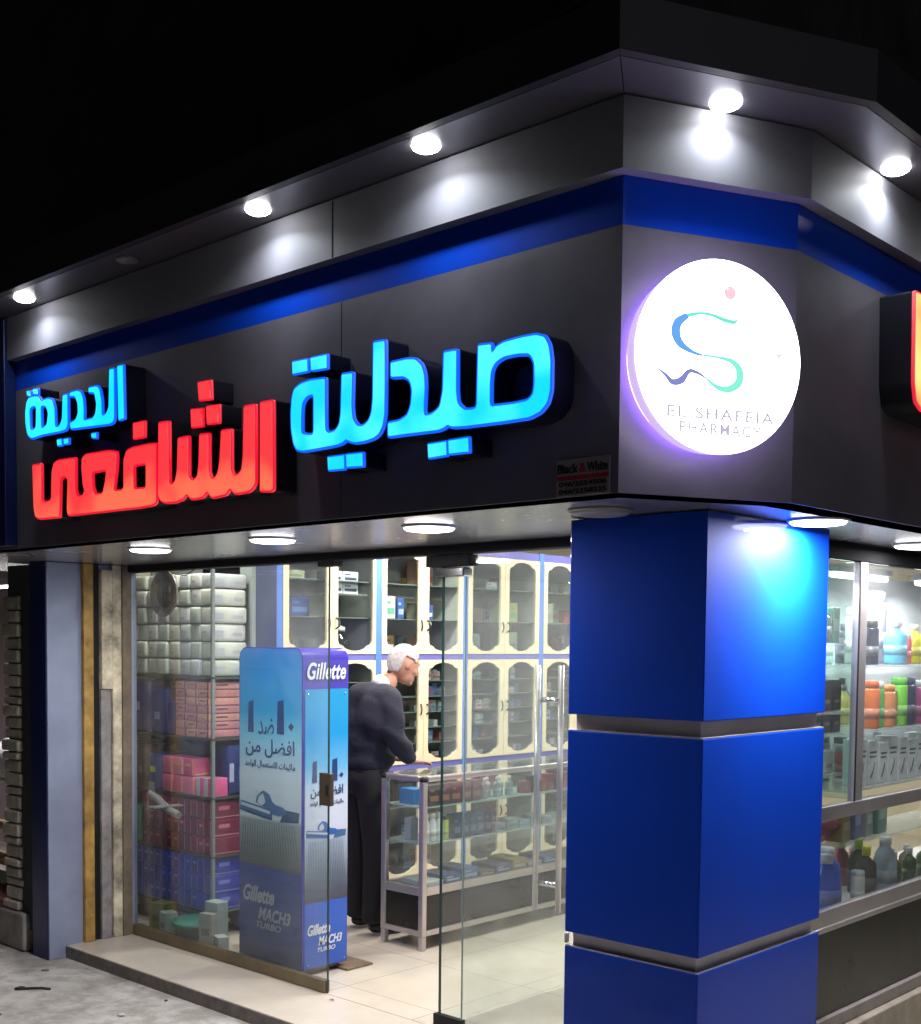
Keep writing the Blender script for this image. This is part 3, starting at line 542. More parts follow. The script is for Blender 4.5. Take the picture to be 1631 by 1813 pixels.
# floor of the display: big bottles
bottle(-.33, 1.99, .571, .062, .245, (.03, .11, .62), WH, 'blue jug with a white cap at the pillar end of the lowest display shelf', sh='jug')
bottle(-.40, 2.14, .571, .066, .25, (.03, .08, .55), WH, 'wide dark blue jug with a white cap, second from the pillar', sh='jug')
bottle(-.30, 2.235, .571, .030, .15, (.70, .66, .60), WH, 'little cream bottle in front of the blue jugs', sh='tube')
bottle(-.33, 2.38, .571, .045, .235, (.04, .05, .035), (.72, .74, .01), 'black bottle with a yellow cap in the lower display')
bottle(-.42, 2.50, .571, .045, .24, (.05, .06, .04), (.45, .65, .02), 'black bottle with a lime green cap in the lower display')
bottle(-.33, 2.575, .571, .052, .255, (.50, .60, .72), (.8, .8, .82), 'clear pale blue bottle with a tall white cap in the lower display', sh='jug')
for i in range(5):
    bottle(-.34 - .05 * (i % 2), 2.70 + i * .085, .571, .034, .17, ((.10, .18, .07), (.25, .12, .10))[i % 2], WH, '%s bottle with white cap at the right of the lower display, %s of five' % (('green', 'brown')[i % 2], ORD[i]), group='small bottles in the lower display')
# left bay
bottle(-.33, 1.90, 1.691, .038, .16, (.015, .09, .06), (.02, .05, .04), 'dark green bottle at the pillar edge of the display')
t = thing('green_carton', 'green carton standing on the top left display shelf', 'carton', (-.33, 1.985, 1.691)); MB().box(-.03, .03, -.05, .012, 0, .145, .003).build('carton_body', cmat((.06, .30, .17)), t); MB().box(.0302, .0308, -.04, .004, .05, .10).build('print', cmat((.3, .5, .4)), t)
for i, (y, z, c, r, h, nm) in enumerate(((2.02, 1.691, (.02, .04, .03), .018, .11, 'small black dropper'), (1.94, 1.601, (.28, .27, .28), .035, .075, 'grey tub'), (2.03, 1.601, (.05, .06, .06), .020, .08, 'little black'))):
    pass
for i in range(6):
    z = (1.416, 1.326)[i % 2]; y = 1.82 + (i // 2) * .085
    t = thing('black_carton', 'black carton on the %s narrow shelf left of the mullion, %s from the pillar' % (('upper', 'lower')[i % 2], ORD[i // 2]), 'carton', (-.33, y, z), 0, 'black cartons left of the mullion')
    MB().box(-.04, .03, -.038, .038, 0, (.125, .072)[i % 2], .002).build('carton_body', cmat((.018, .016, .018)), t)
    MB().box(.0302, .0306, -.02, .02, .03, .045).build('print', cmat((.25, .2, .2)), t)
bottle(-.32, 1.86, 1.161, .026, .125, (.18, .60, .02), (.01, .02, .01), 'bright green bottle with a black cap on the left display shelf')
bottle(-.33, 1.80, 1.161, .026, .11, (.16, .56, .02), (.01, .02, .01), 'second bright green bottle, nearest the pillar edge')
for i, (y, z, c, nm) in enumerate(((1.95, 1.161, (.6, .66, .62), 'pale mint'), (1.86, 1.05, (.7, .7, .72), 'flat white'), (1.87, .80, (.5, .1, .1), 'flat red'))):
    t = thing('product_box', nm + ' box in the left bay of the display window', 'box', (-.35 if z > .9 else -.52, y, z - (0 if z != 1.05 else .003)), .08)
    MB().box(-.04, .04, -.05, .05, 0, (.09, .06, .05)[i], .003).build('box_body', cmat(c), t); MB().box(.0402, .0408, -.03, .03, .02, .035).build('print', cmat(tuple(v * .6 for v in c)), t)

# ================================================ cabinets along the left wall
CRM = mat('cream_cabinet_door', (.70, .61, .42), .42, var=.06, vscale=5, spec=.4)
CBL = mat('blue_cabinet_stile', (.08, .20, .60), .4, var=.08)
CINT = mat('cabinet_inside', (.66, .68, .66), .6, var=.05)
HND = mat('dark_handle', (.05, .05, .06), .3, .6)
XF, BW = -3.75, .84
def arch(w, h):
    P = [(0, .07), (.07, .055), (.11, .07)]
    half = [(.045, .085), (.055, .060), (.085, .052), (.105, .035), (.15, .022), (.195, .018)]
    # opening outline, x from 0 to w; ogee at the bottom and mirrored at the top
    k = w / .39; pts = []
    low = [(x * k, y) for x, y in half]; low_r = [(w - x, y) for x, y in low[::-1]]
    bot = low + low_r[1:]
    top = [(x, h - y) for x, y in bot[::-1]]
    return bot + top
def door_mesh(w, h):
    o = [(0, 0), (w, 0), (w, h), (0, h)]
    return flat([o, arch(w, h)], .009)
DM = {}
M_X = plane_mtx((0, 0, 0), (0, 1, 0), (0, 0, 1))   # local z -> +x
for k, (z0, z1) in enumerate(((.12, .83), (.87, 1.56), (1.60, 2.28))):
    me = door_mesh(.389, z1 - z0); me.transform(M_X); DM[k] = (me, z0, z1)
def hmesh(s):
    b = MB(); b.tube([(0, 0, -.035), (.018, s * .012, -.018), (.022, s * .014, 0), (.018, s * .012, .018), (0, 0, .035)], .0055, 6); return b
cabs = []
def make_cab():
    t = thing('wall_cabinet', 'x', 'cabinet', (XF, 0, 0), 0, 'cream and blue wall cabinets')
    c = MB(); c.box(-.36, -.34, 0.0, BW, .0, 2.33); c.box(-.34, -.02, .052, BW - .002, 2.30, 2.328); c.build('carcass', CINT, t)
    MB().box(-.028, .012, 0.0, .05, .0, 2.34, .002).build('stile', CBL, t)
    MB().box(-.339, -.029, .004, .046, .0, 2.29).build('divider', CINT, t)
    r = MB()
    for z0, z1 in ((.83, .868), (1.562, 1.598), (2.282, 2.335)): r.box(-.33, .006, .051, BW - .001, z0, z1)
    r.build('rail', mat('violet_blue_rail', (.13, .13, .42), .4), t)
    MB().box(-.33, .004, .051, BW - .001, 0.0, .118).build('plinth', mat('navy_plinth', (.012, .03, .16), .5), t)
    s = MB()
    for z in (.35, .58, 1.0, 1.105, 1.21, 1.315, 1.42, 1.83, 2.06): s.box(-.335, -.03, .052, BW - .002, z - .006, z)
    s.build('shelf', mat('glass_shelf_dark', (.20, .24, .23), .25), t)
    for k in range(3):
        me, z0, z1 = DM[k]
        for j in range(2):
            d = mesh_obj('door', me, CRM, t); d.location = (.002, .054 + j * .392, z0)
            g_ = MB(); g_.box(-.006, -.004, .03, .36, .02, z1 - z0 - .02); g_.build('pane', GLC, d)
            h_ = hmesh(1 if j else -1).build('handle', HND, d); h_.location = (.012, .025 if j else .364, (z1 - z0) * (.5, .52, .28)[k])
    return t
cab = make_cab()
YC = [1.83, 2.645, 3.475, 4.31, 5.15]
for i, y in enumerate(YC):
    o = cab if i == 0 else copy_tree(cab)
    o.location = (XF, y, 0); o['label'] = 'cream doored cabinet with blue stile and rails on the shop wall, %s from the entrance' % ORD[i]
sp = MB().box(-4.1, -3.73, 1.56, 1.828, 0, 2.34, .002).build('dark_side_panel', mat('dark_slate_blue', (.02, .035, .10), .4), None)
tag(sp, 'dark blue side panel closing the cabinets next to the diaper shelves', 'panel')
# goods in the cabinets
def pbox(x, y, z, dx, dy, dz, col, label, name='medicine_box', cat='box', group=None, pr=None, rz=0):
    t = thing(name, label, cat, (x, y, z), rz, group)
    MB().box(-dx, 0, 0, dy, 0, dz, min(dx, dy, dz) * .04, 1).build('box_body', cmat(col), t)
    if pr is not None:
        b = MB(); b.box(.0004, .0009, dy * .12, dy * .88, dz * .22, dz * .48); b.box(.0004, .0009, dy * .12, dy * .5, dz * .66, dz * .78); b.build('print', cmat(pr), t)
    return t
SHN = {1.0: 'lowest', 1.105: 'second', 1.21: 'third', 1.315: 'fourth', 1.42: 'top', .876: 'bottom'}
CN = ['first', 'second', 'third', 'fourth', 'fifth']
palette = [((.66, .68, .68), 'white'), ((.62, .64, .66), 'white'), ((.50, .60, .58), 'pale green'), ((.55, .53, .50), 'off white'), ((.10, .18, .45), 'blue'), ((.40, .08, .07), 'red'), ((.35, .42, .46), 'grey blue'), ((.6, .62, .66), 'white')]
for ci in range(1, 5):
    for zi, z in enumerate((.870, 1.0, 1.105, 1.21, 1.315, 1.42)):
        for dj in range(2):
            y = YC[ci] + .085 + dj * .392; yend = y + .30; n = 0
            if ci == 1 and dj == 0: continue
            if rnd.random() < .05: continue
            while y < yend - .05 and n < 6:
                wd = rnd.uniform(.032, .075); hh = rnd.uniform(.035, .088)
                col, cn = rnd.choice(palette)
                if rnd.random() < .17: y += wd; continue
                if y + wd > yend: break
                n += 1
                pbox(XF - rnd.uniform(.05, .12), y, z, .05, wd, hh, col, 'small %s medicine box, %s on the %s shelf, %s middle door, %s cabinet' % (cn, ORD[n - 1], ['bottom', 'second', 'third', 'fourth', 'fifth', 'top'][zi], ('left', 'right')[dj], CN[ci]),
                     group='medicine boxes in the middle cabinets', pr=rnd.choice([(.1, .25, .5), (.5, .1, .1), (.3, .35, .35)]), rz=R(rnd.uniform(-5, 5)))
                y += wd + rnd.uniform(.002, .03)
# upper cabinets
def C_(ci, dj, off): return YC[ci] + .085 + dj * .392 + off
for k in range(4):
    pbox(XF - .08, C_(0, 1, .0 + (k % 2) * .135), 2.062 + (k // 2) * .062 if False else 1.98 + (k // 2) * .072, .10, .132, .070, (.66, .70, .80), 'white tissue box with dark emblem, %s of four in the first upper cabinet' % ('lower left', 'lower right', 'upper left', 'upper right')[k], 'tissue_box', 'tissue box', 'tissue boxes in the upper cabinet', (.07, .08, .12))
lvl = ((1.601, 'bottom', 'upper', .20), (1.831, 'middle', 'upper', .20), (2.061, 'top', 'upper', .18), (.121, 'bottom', 'lower', .18), (.351, 'middle', 'lower', .18), (.581, 'top', 'lower', .18))
for ci in range(0, 5):
    for z, zn, un, hm in lvl:
        for dj in range(2):
            if ci == 0 and dj == 1 and un == 'upper': continue
            n = 0; y = YC[ci] + .075 + dj * .392 + rnd.uniform(0, .03); ye = YC[ci] + .40 + dj * .392
            while n < 4 and y < ye:
                wd = rnd.uniform(.05, .12); hh = rnd.uniform(.35, 1.0) * hm * .85
                if y + wd > ye: break
                if rnd.random() < .8:
                    n += 1; col, cn = rnd.choice(palette + [((.25, .42, .25), 'green'), ((.55, .40, .15), 'ochre'), ((.5, .3, .35), 'dusty pink')])
                    pbox(XF - rnd.uniform(.20, .26), y, z, .06, wd, hh, col, '%s carton, %s at back of %s shelf, %s %s door, %s cabinet' % (cn, ORD[n - 1], zn, ('left', 'right')[dj], un, CN[ci]), 'carton', 'carton', 'cartons in the upper and lower cabinets', rnd.choice([(.1, .25, .5), (.5, .1, .1), (.3, .35, .35)]), R(rnd.uniform(-4, 4)))
                y += wd + rnd.uniform(.004, .03)
t = thing('glass_shelf', 'small glass shelf holding the four tissue boxes in the first upper cabinet', 'shelf'); MB().box(XF - .30, XF - .03, C_(0, 1, -.03), C_(0, 1, .30), 1.972, 1.979).build('shelf_plate', GSH, t)
for nm, ci, dj, off, z, w_, h, c, pr in (
    ('blue carton at the left of the first upper cabinet', 0, 0, .0, 1.83, .09, .13, (.05, .25, .55), (.4, .6, .8)),
    ('dark blue carton beside the blue one in the first upper cabinet', 0, 0, .10, 1.83, .16, .12, (.02, .05, .25), (.1, .2, .5)),
    ('flat pale carton on the top shelf of the first upper cabinet', 0, 0, .02, 2.061, .20, .05, (.5, .5, .35), (.3, .3, .2)),
    ('white and green carton in the second upper cabinet', 1, 0, .02, 1.83, .07, .13, (.35, .55, .45), (.1, .3, .5)),
    ('white carton with pale print in the second upper cabinet', 1, 0, .10, 1.83, .09, .15, (.65, .68, .62), (.2, .5, .4)),
    ('blue tall carton in the second upper cabinet', 1, 0, .21, 1.83, .06, .14, (.06, .14, .45), (.5, .6, .8)),
    ('small cream carton at the foot of the second upper cabinet', 1, 0, .12, 1.60, .06, .06, (.6, .6, .58), (.3, .3, .3)),
    ('salmon carton stack on the top shelf of the second upper cabinet', 1, 1, .0, 2.061, .08, .17, (.50, .30, .22), (.3, .15, .1)),
    ('blue and white slanted carton in the second upper cabinet', 1, 1, .07, 1.83, .09, .10, (.10, .14, .50), (.7, .7, .75)),
    ('olive carton in the second upper cabinet', 1, 1, .0, 1.83, .06, .11, (.35, .35, .28), (.2, .2, .1)),
    ('peach carton low in the second upper cabinet', 1, 1, .0, 1.60, .13, .13, (.55, .38, .27), (.3, .2, .15)),
    ('brown sack shaped carton in the third upper cabinet', 2, 0, .02, 1.83, .22, .10, (.14, .09, .06), (.1, .07, .05)),
    ('grey carton low in the third upper cabinet', 2, 0, .06, 1.60, .15, .14, (.28, .30, .34), (.2, .2, .3)),
    ('pale green carton on the shelf of the third upper cabinet', 2, 1, .02, 1.83, .10, .16, (.35, .42, .30), (.5, .5, .4)),
    ('green carton next to the pale green one in the third upper cabinet', 2, 1, .14, 1.83, .09, .14, (.45, .42, .18), (.2, .4, .2)),
    ('olive green carton low in the third upper cabinet', 2, 1, .03, 1.60, .20, .16, (.30, .36, .26), (.2, .2, .15)),
    ('grey green carton in the fourth upper cabinet', 3, 0, .03, 1.83, .18, .15, (.40, .42, .32), (.2, .3, .2)),
    ('blue carton low on the left lower door of the third cabinet', 2, 0, .05, .58, .12, .10, (.30, .12, .06), (.4, .2, .1)),
    ('white carton in the lower part of the third cabinet', 2, 1, .02, .58, .08, .12, (.55, .58, .58), (.3, .3, .4)),
    ('dark carton in the lower part of the first cabinet', 0, 1, .02, .121, .20, .16, (.03, .03, .10), (.1, .1, .3))):
    pbox(XF - .09, C_(ci, dj, off), z, .10, w_, h, c, nm, 'carton', 'carton', None, pr)
t = thing('glass_jar', 'clear round glass jar standing in the first upper cabinet', 'jar', (XF - .10, C_(0, 1, .11), 1.601))
MB().lathe([(.05, 0), (.075, .02), (.085, .06), (.06, .11), (.04, .13), (.045, .14)], 24).build('jar_body', glass('jar_glass', (.75, .78, .82), 1.0, .05), t)
MB().lathe([(.047, .141), (.047, .165), (.02, .18)], 20).build('lid', WHITE, t)

# ================================================ diaper shelves behind the left glass
ds = thing('shelf_unit', 'open shelf unit packed with hygiene packs behind the left glass pane', 'shelf unit')
XA, XB, YA, YB = -4.62, -3.60, 1.27, 1.56
b = MB()
for z in (1.474, 1.13, .80, .47, .155): b.box(XA, XB, YA, YB, z - .012, z - .001)
b.build('shelf', mat('dark_shelf_board', (.05, .06, .055), .3), ds)
b = MB()
for x in (XA, XB - .018):
    for y in (YA, YB - .018): b.box(x, x + .018, y, y + .018, .0, 2.10)
b.box(XA, XB, YB, YB + .01, .0, 2.10); b.build('upright', mat('grey_teal_frame', (.22, .26, .26), .5), ds)
b.b if 0 else None
def pack(x, y, z, dx, dy, dz, col, label, group, pr=None, name='hygiene_pack', cat='pack', soft=.12, prn=None):
    t = thing(name, label, cat, (x, y, z), R(rnd.uniform(-1.5, 1.5)), group)
    b = MB(); b.box(0, dx, 0, dy, 0, dz, min(dx, dz, dy) * soft, 3)
    for f in b.b.faces: f.smooth = True
    b.build('wrapper', cmat(col, .3), t)
    if pr is not None:
        b = MB(); q = rnd.random()
        if soft < .1:
            b.box(dx * .86, dx * .96, -.0008, -.0002, dz * .06, dz * .94)
            if q < .45: b.box(dx * .2, dx * .7, -.0008, -.0002, dz * .55, dz * .7)
            b.box(dx + .0002, dx + .0008, dy * .1, dy * .9, dz * .06, dz * .13)
            if q > .5: b.box(dx + .0002, dx + .0008, dy * .2, dy * .5, dz * .5, dz * .72)
        else:
            u0 = rnd.uniform(.12, .3); v0 = rnd.uniform(.2, .5)
            if q < .7: b.box(dx * u0, dx * (u0 + rnd.uniform(.25, .45)), -.0008, -.0002, dz * v0, dz * (v0 + .16))
            b.box(dx + .0002, dx + .0008, dy * (.55 + u0 * .3), dy * .88, dz * .3, dz * .5); b.box(dx + .0002, dx + .0008, dy * .12, dy * .34, dz * .25, dz * .62)
        b.build('print', cmat(pr), t)
    return t
# white packs, six rows
for r_ in range(6):
    for c_ in range(9):
        x = XA + .03 + c_ * .108; z = 1.475 + r_ * .099
        if r_ == 5 and c_ < 1: continue
        pack(x + rnd.uniform(-.003, .003), YA + .004 + rnd.uniform(0, .022), z, rnd.uniform(.092, .103), .25, (.096 if r_ < 5 else .084) - rnd.uniform(0, .004), rnd.choice([(.58, .61, .54), (.50, .55, .48), (.64, .65, .62), (.52, .56, .57)]),
             'soft white wrapped roll pack, %s from left in the %s row from the bottom' % (ORD[c_], ORD[r_]), 'white packs on the top shelf', (.42, .45, .50), 'white_roll_pack', soft=.17)
# pink and blue row
for r_ in range(7):
    for c_ in range(3):
        pack(XA + .66 + c_ * .108, YA + .004, 1.131 + r_ * .045, .104, .26, .043, rnd.choice([(.62, .26, .24), (.58, .24, .26), (.66, .32, .27)]), 'flat pink box with dark print, %s from left in layer %s of the pink stack' % (ORD[c_], ORD[r_]), 'pink boxes on the second shelf', (.10, .05, .07), 'pink_box', 'box', .05)
for c_, (w_, h, y) in enumerate(((.16, .29, .0), (.20, .31, .0), (.17, .27, .0), (.10, .20, .0))):
    x = XA + .03 + sum((.165, .205, .175)[:c_])
    pack(x, YA + .003, 1.131, w_, .22, h, (.02, .025, .20), 'dark blue diaper pack on the second shelf, %s from left' % ORD[c_], 'blue diaper packs on the second shelf', (.30, .33, .55), 'diaper_pack')
# third row: purple, pink
for nm, x, w_, h, c, pr in (('dull red pack at the left of the third shelf', .02, .10, .24, (.28, .03, .06), (.3, .2, .2)), ('dark green pack on the third shelf', .13, .12, .27, (.04, .10, .08), (.25, .35, .3)), ('brown pack on the third shelf', .26, .09, .25, (.12, .07, .06), (.3, .2, .15)),
                            ('blue pack with yellow print on the third shelf', .37, .15, .21, (.03, .05, .26), (.65, .62, .05))):
    pack(XA + x, YA + .003, .801, w_, .22, h, c, nm, None, pr, 'diaper_pack')
for k in range(6):
    pack(XA + .53 + (k % 3) * .105, YA - .0, .801 + (k // 3) * .105, .100, .12, .100, rnd.choice([(.72, .10, .24), (.80, .18, .34)]), 'bright pink carton, %s in the %s layer of the pink pile on the third shelf' % (ORD[k % 3], ('lower', 'upper')[k // 3]), 'bright pink cartons on the third shelf', (.75, .45, .1), 'pink_carton', 'carton', .05)
pack(XA + .56, YA + .13, .801, .42, .14, .29, (.03, .05, .22), 'wide blue pack behind the pink cartons', None, (.5, .55, .75), 'diaper_pack')
for k in range(4):
    pack(XA + .86 + .038 * k, YA + .002, .801, .036, .11, .105, ((.6, .5, .6), (.7, .12, .3))[k % 2], 'thin %s pack standing right of the pink cartons, %s' % (('lilac', 'magenta')[k % 2], ('nearer the pile', 'nearer the shelf end')[k // 2]), 'thin packs on the third shelf', None, 'thin_pack', 'pack', .05)
# maroon stack
for r_ in range(3):
    for c_ in range(11):
        pack(XA + .32 + c_ * .062, YA + .004, .471 + r_ * .102, .060, .26, .098, rnd.choice([(.17, .014, .05), (.21, .02, .06), (.14, .012, .05)]), 'maroon carton, %s from left in the %s row of the maroon wall' % (ORD[c_], ORD[r_]), 'maroon cartons on the fourth shelf', (.55, .16, .22), 'maroon_carton', 'carton', .05)
for nm, x, w_, h, c in (('salmon pack at the left of the fourth shelf', .02, .13, .26, (.38, .14, .12)), ('green pack beside the maroon cartons', .16, .12, .22, (.03, .24, .14))):
    pack(XA + x, YA + .003, .471, w_, .22, h, c, nm, None, (.5, .5, .3), 'diaper_pack')
for r_ in range(3):
    for c_ in range(12):
        pack(XA + .26 + c_ * .062, YA + .004, .156 + r_ * .100, .060, .26, .097, rnd.choice([(.015, .03, .34), (.02, .05, .42), (.012, .025, .26)]), 'blue carton, %s from left in the %s row of the blue wall near the floor' % (ORD[c_], ORD[r_]), 'blue cartons on the lowest shelf', (.12, .2, .62), 'blue_carton', 'carton', .05)
pack(XA + .03, YA + .003, .156, .2, .22, .22, (.03, .05, .14), 'dark navy pack at the left end of the lowest shelf', None, None, 'diaper_pack')
# odds and ends on the floor behind the glass
GRN = (.03, .16, .11)
t = thing('plastic_basin', 'dark green plastic basin on the floor behind the left glass', 'basin', (-3.62, 1.20, .001)); MB().lathe([(.10, 0), (.14, .11), (.155, .12), (.15, .125)], 28).build('basin_body', cmat(GRN), t)
MB().lathe([(.156, .112), (.163, .118), (.156, .126)], 28).build('rim', cmat((.05, .22, .16)), t)
for nm, x, y, w_, d_, h, c, rz in (('yellow green carton on the floor at the far left', -4.02, 1.13, .12, .1, .17, (.16, .16, .03), .2), ('pale carton beside the yellow green one', -3.90, 1.12, .08, .08, .14, (.3, .4, .36), -.2), ('flat green sheet of card lying on the floor', -3.95, 1.09, .50, .14, .02, (.03, .13, .09), .0),
                                   ('grey slatted carton leaning by the basin', -3.48, 1.09, .09, .05, .20, (.28, .29, .26), .3), ('small white carton near the display stand', -3.36, 1.10, .08, .06, .10, (.42, .46, .44), -.3), ('white carton on top of the clutter', -3.52, 1.16, .1, .08, .25, (.3, .4, .38), .1)):
    t = thing('floor_carton', nm, 'carton', (x, y, .0015 if 'sheet' not in nm else .0012), rz); MB().box(0, w_, 0, d_, 0, h, .003).build('carton_body', cmat(c), t); MB().box(w_ * .2, w_ * .8, -.0008, -.0002, h * .4, h * .6).build('print', cmat(tuple(v * .5 for v in c)), t)
# stand-ins for two unidentified shapes in the glass: round disc, grey form
t = thing('hanging_disc', 'round dark disc shape hanging behind the left glass', 'plate')
b = MB(); b.lathe([(.001, .0), (.10, .0), (.128, .018), (.134, .016), (.130, .006), (.10, -.008), (.001, -.008)], 40); bmesh.ops.transform(b.b, matrix=plane_mtx((-3.945, 1.20, 1.940), (1, 0, 0), (0, 0, 1)), verts=b.b.verts[:])
pb = b.build('disc_rim', mat('mottled_disc', (.26, .23, .21), .35, .4, var=.5, vscale=22), t)
b = MB(); b.lathe([(.078, .003), (.001, .004)], 32); b.box(-.014, .014, -.045, .05, .004, .012, .004); b.box(-.03, .03, .0, .012, .004, .01, .003)
bmesh.ops.transform(b.b, matrix=plane_mtx((-3.945, 1.198, 1.940), (1, 0, 0), (0, 0, 1)), verts=b.b.verts[:]); b.build('disc_relief', mat('disc_relief', (.07, .06, .06), .4, .3, var=.5, vscale=40), t)
MB().tube([(-3.945, 1.2, 2.07), (-3.94, 1.2, 2.075), (-3.85, 1.2, 2.045), (-3.75, 1.2, 2.035), (-3.65, 1.2, 2.075), (-3.62, 1.25, 2.1)], .003, 6).build('cord', BLACKM, t)
t = thing('plane_like_shape', 'grey plane-like shape hanging low behind the left glass', 'toy', (-3.90, 1.17, .745), .0)
b = MB(); b.tube([(-.16, 0, .05), (-.08, 0, .02), (.03, 0, -.03), (.12, 0, -.05)], .022, 12); b.prism([(-.03, -.10), (.03, -.10), (.05, .08), (.0, .08)], -.012, -.004); b.box(-.175, -.125, -.004, .004, .05, .115, .003); b.build('shape_body', mat('grey_shape', (.28, .30, .30), .5, var=.2), t)
MB().tube([(-.02, 0, .0), (-.02, 0, .055)], .0015, 5).build('string', BLACKM, t)

# ================================================ promotional stand
def grad(name, stops, axis=2, z0=0, z1=1, furrow=None):
    m = bpy.data.materials.new(name); m.use_nodes = True; nt = m.node_tree; b = nt.nodes['Principled BSDF']; tc = nt.nodes.new('ShaderNodeTexCoord'); sx = nt.nodes.new('ShaderNodeSeparateXYZ')
    mr = nt.nodes.new('ShaderNodeMapRange'); mr.inputs['From Min'].default_value = z0; mr.inputs['From Max'].default_value = z1; r = nt.nodes.new('ShaderNodeValToRGB')
    while len(r.color_ramp.elements) < len(stops): r.color_ramp.elements.new(.5)
    for e, (p, c) in zip(r.color_ramp.elements, stops): e.position = p; e.color = (*c, 1)
    nt.links.new(tc.outputs['Object'], sx.inputs[0]); nt.links.new(sx.outputs[axis], mr.inputs[0]); nt.links.new(mr.outputs[0], r.inputs[0]); out = r.outputs[0]
    nt.links.new(out, b.inputs['Base Color']); b.inputs['Roughness'].default_value = .28
    return m
gs = thing('promo_stand', 'tall blue printed razor stand with rounded top inside the entrance', 'display stand')
gx0, gx1, gy0, gy1, gz0, gz1 = -3.165, -2.655, 1.125, 1.425, .035, 1.645
def rrect(x0, x1, z0, z1, r, n=7):
    P = [(x0, z0), (x1, z0)]
    for i in range(n + 1): a = math.pi / 2 * i / n; P.append((x1 - r + r * math.cos(a), z1 - r + r * math.sin(a)))
    for i in range(n + 1): a = math.pi / 2 + math.pi / 2 * i / n; P.append((x0 + r + r * math.cos(a), z1 - r + r * math.sin(a)))
    return P
PUR = mat('purple_blue_plastic', (.045, .03, .40), .2, spec=.6)
b = MB(); P = rrect(gx0, gx1, gz0, gz1, .06)
A0 = [b.b.verts.new((x, gy0, z)) for x, z in P]; A1 = [b.b.verts.new((x, gy1, z)) for x, z in P]
for i in range(len(P)): f = b.b.faces.new((A0[i], A0[(i + 1) % len(P)], A1[(i + 1) % len(P)], A1[i]))
b.b.faces.new(A0); b.b.faces.new(A1[::-1]); b.build('stand_body', PUR, gs)
# left printed face (towards the street), its lower print also darkened for shade
DARKF = [(0, (.012, .04, .17)), (.30, (.012, .055, .28)), (.305, (.10, .11, .10)), (.45, (.30, .37, .40)), (.46, (.52, .62, .72)), (.60, (.56, .66, .78)), (.72, (.16, .50, .72)), (.80, (.02, .30, .62)), (1, (.0, .17, .55))]
b = MB(); P = rrect(gx0 + .006, gx1 - .006, gz0 + .004, gz1 - .006, .055); vs = [b.b.verts.new((x, gy0 - .0025, z)) for x, z in P]; b.b.faces.new(vs)
fp = b.build('side_poster', grad('stand_side_shaded_print', DARKF, 2, gz0, gz1), gs)
FR = [(0, (.02, .10, .50)), (.235, (.03, .12, .60)), (.24, (.06, .06, .10)), (.36, (.22, .28, .36)), (.47, (.42, .52, .68)), (.48, (.62, .66, .80)), (.62, (.58, .68, .84)), (.72, (.14, .46, .78)), (.84, (.0, .30, .70)), (.99, (.0, .30, .62)), (1, (.0, .3, .6))]
b = MB(); b.box(gx1 + .001, gx1 + .004, gy0 + .012, gy1 - .004, gz0 + .004, 1.44); ff = b.build('front_poster', grad('stand_front_print', FR, 2, gz0, 1.44), gs)
NAVY = mat('navy_print', (.01, .04, .17), .4); PALE = mat('white_print', (.75, .78, .85), .4)
MS = lambda x, z: plane_mtx((x, gy0 - .0045, z), (1, 0, 0), (0, 0, 1))
MF = lambda y, z: plane_mtx((gx1 + .0062, y, z), (0, 1, 0), (0, 0, 1))
def bars(par, M, W, z, x0, s):
    """the figures and small word: one against ten"""
    for xx, w_, h in ((.14, .045, .165), (.62, .055, .175)):
        me = flat([[(0, 0), (w_ * s, 0), (w_ * s * .95, h * s), (w_ * s * .1, h * s * .93)]], .0005); put('numeral', me, NAVY, par, M(x0 + xx * W, z))
    me = flat([[(0, .02 * s), (.022 * s, .042 * s), (.044 * s, .025 * s), (.024 * s, 0)]], .0005); put('numeral', me, NAVY, par, M(x0 + .80 * W, z + .02 * s))
    put('lettering', text_mesh(shape('ضد'), .26 * W, .085 * s, .004), NAVY, par, M(x0 + .31 * W, z - .01 * s))
    put('lettering', text_mesh(shape('افضل من'), .80 * W, .095 * s, .012), NAVY, par, M(x0 + .10 * W, z - .125 * s))
    put('lettering', text_mesh(shape('ماكينات الاستعمال الواحد'), .82 * W, .042 * s, .005), NAVY, par, M(x0 + .09 * W, z - .185 * s))
bars(fp, MS, .49, 1.21, gx0 + .01, 1.0)
bars(ff, MF, .27, .975, gy0 + .02, .66)
# razor heads with handles printed on the posters, and the furrows they leave
def razor(par, M, x0, z, W, s, dark, light, mid):
    put('razor_print', flat([[(0, .045 * s), (.55 * W, .015 * s), (.56 * W, .055 * s), (.01 * W, .085 * s)]], .0004), mid, par, M(x0, z))
    put('razor_print', flat([[(.02 * W, .06 * s), (.52 * W, .032 * s), (.52 * W, .048 * s), (.02 * W, .076 * s)]], .0008), light, par, M(x0, z))
    put('razor_print', flat([[(0, .035 * s), (.55 * W, .002 * s), (.55 * W, .014 * s), (0, .046 * s)]], .0008), dark, par, M(x0, z))
    put('razor_print', flat([[(.68 * W, .0 * s), (.98 * W, .01 * s), (1.0 * W, .06 * s), (.76 * W, .065 * s)]], .0004), dark, par, M(x0, z))
    put('razor_print', flat([[(.27 * W, .085 * s), (.30 * W, .12 * s), (.40 * W, .15 * s), (.50 * W, .135 * s), (.55 * W, .10 * s), (.60 * W, .085 * s), (.74 * W, .075 * s), (.80 * W, .045 * s), (.66 * W, .03 * s), (.56 * W, .035 * s), (.46 * W, .06 * s)]], .0006, 0, .006), mid, par, M(x0, z))
    put('razor_print', flat([[(.30 * W, .085 * s), (.33 * W, .115 * s), (.40 * W, .135 * s), (.44 * W, .09 * s), (.38 * W, .07 * s)]], .0010, 0, .005), light, par, M(x0, z))
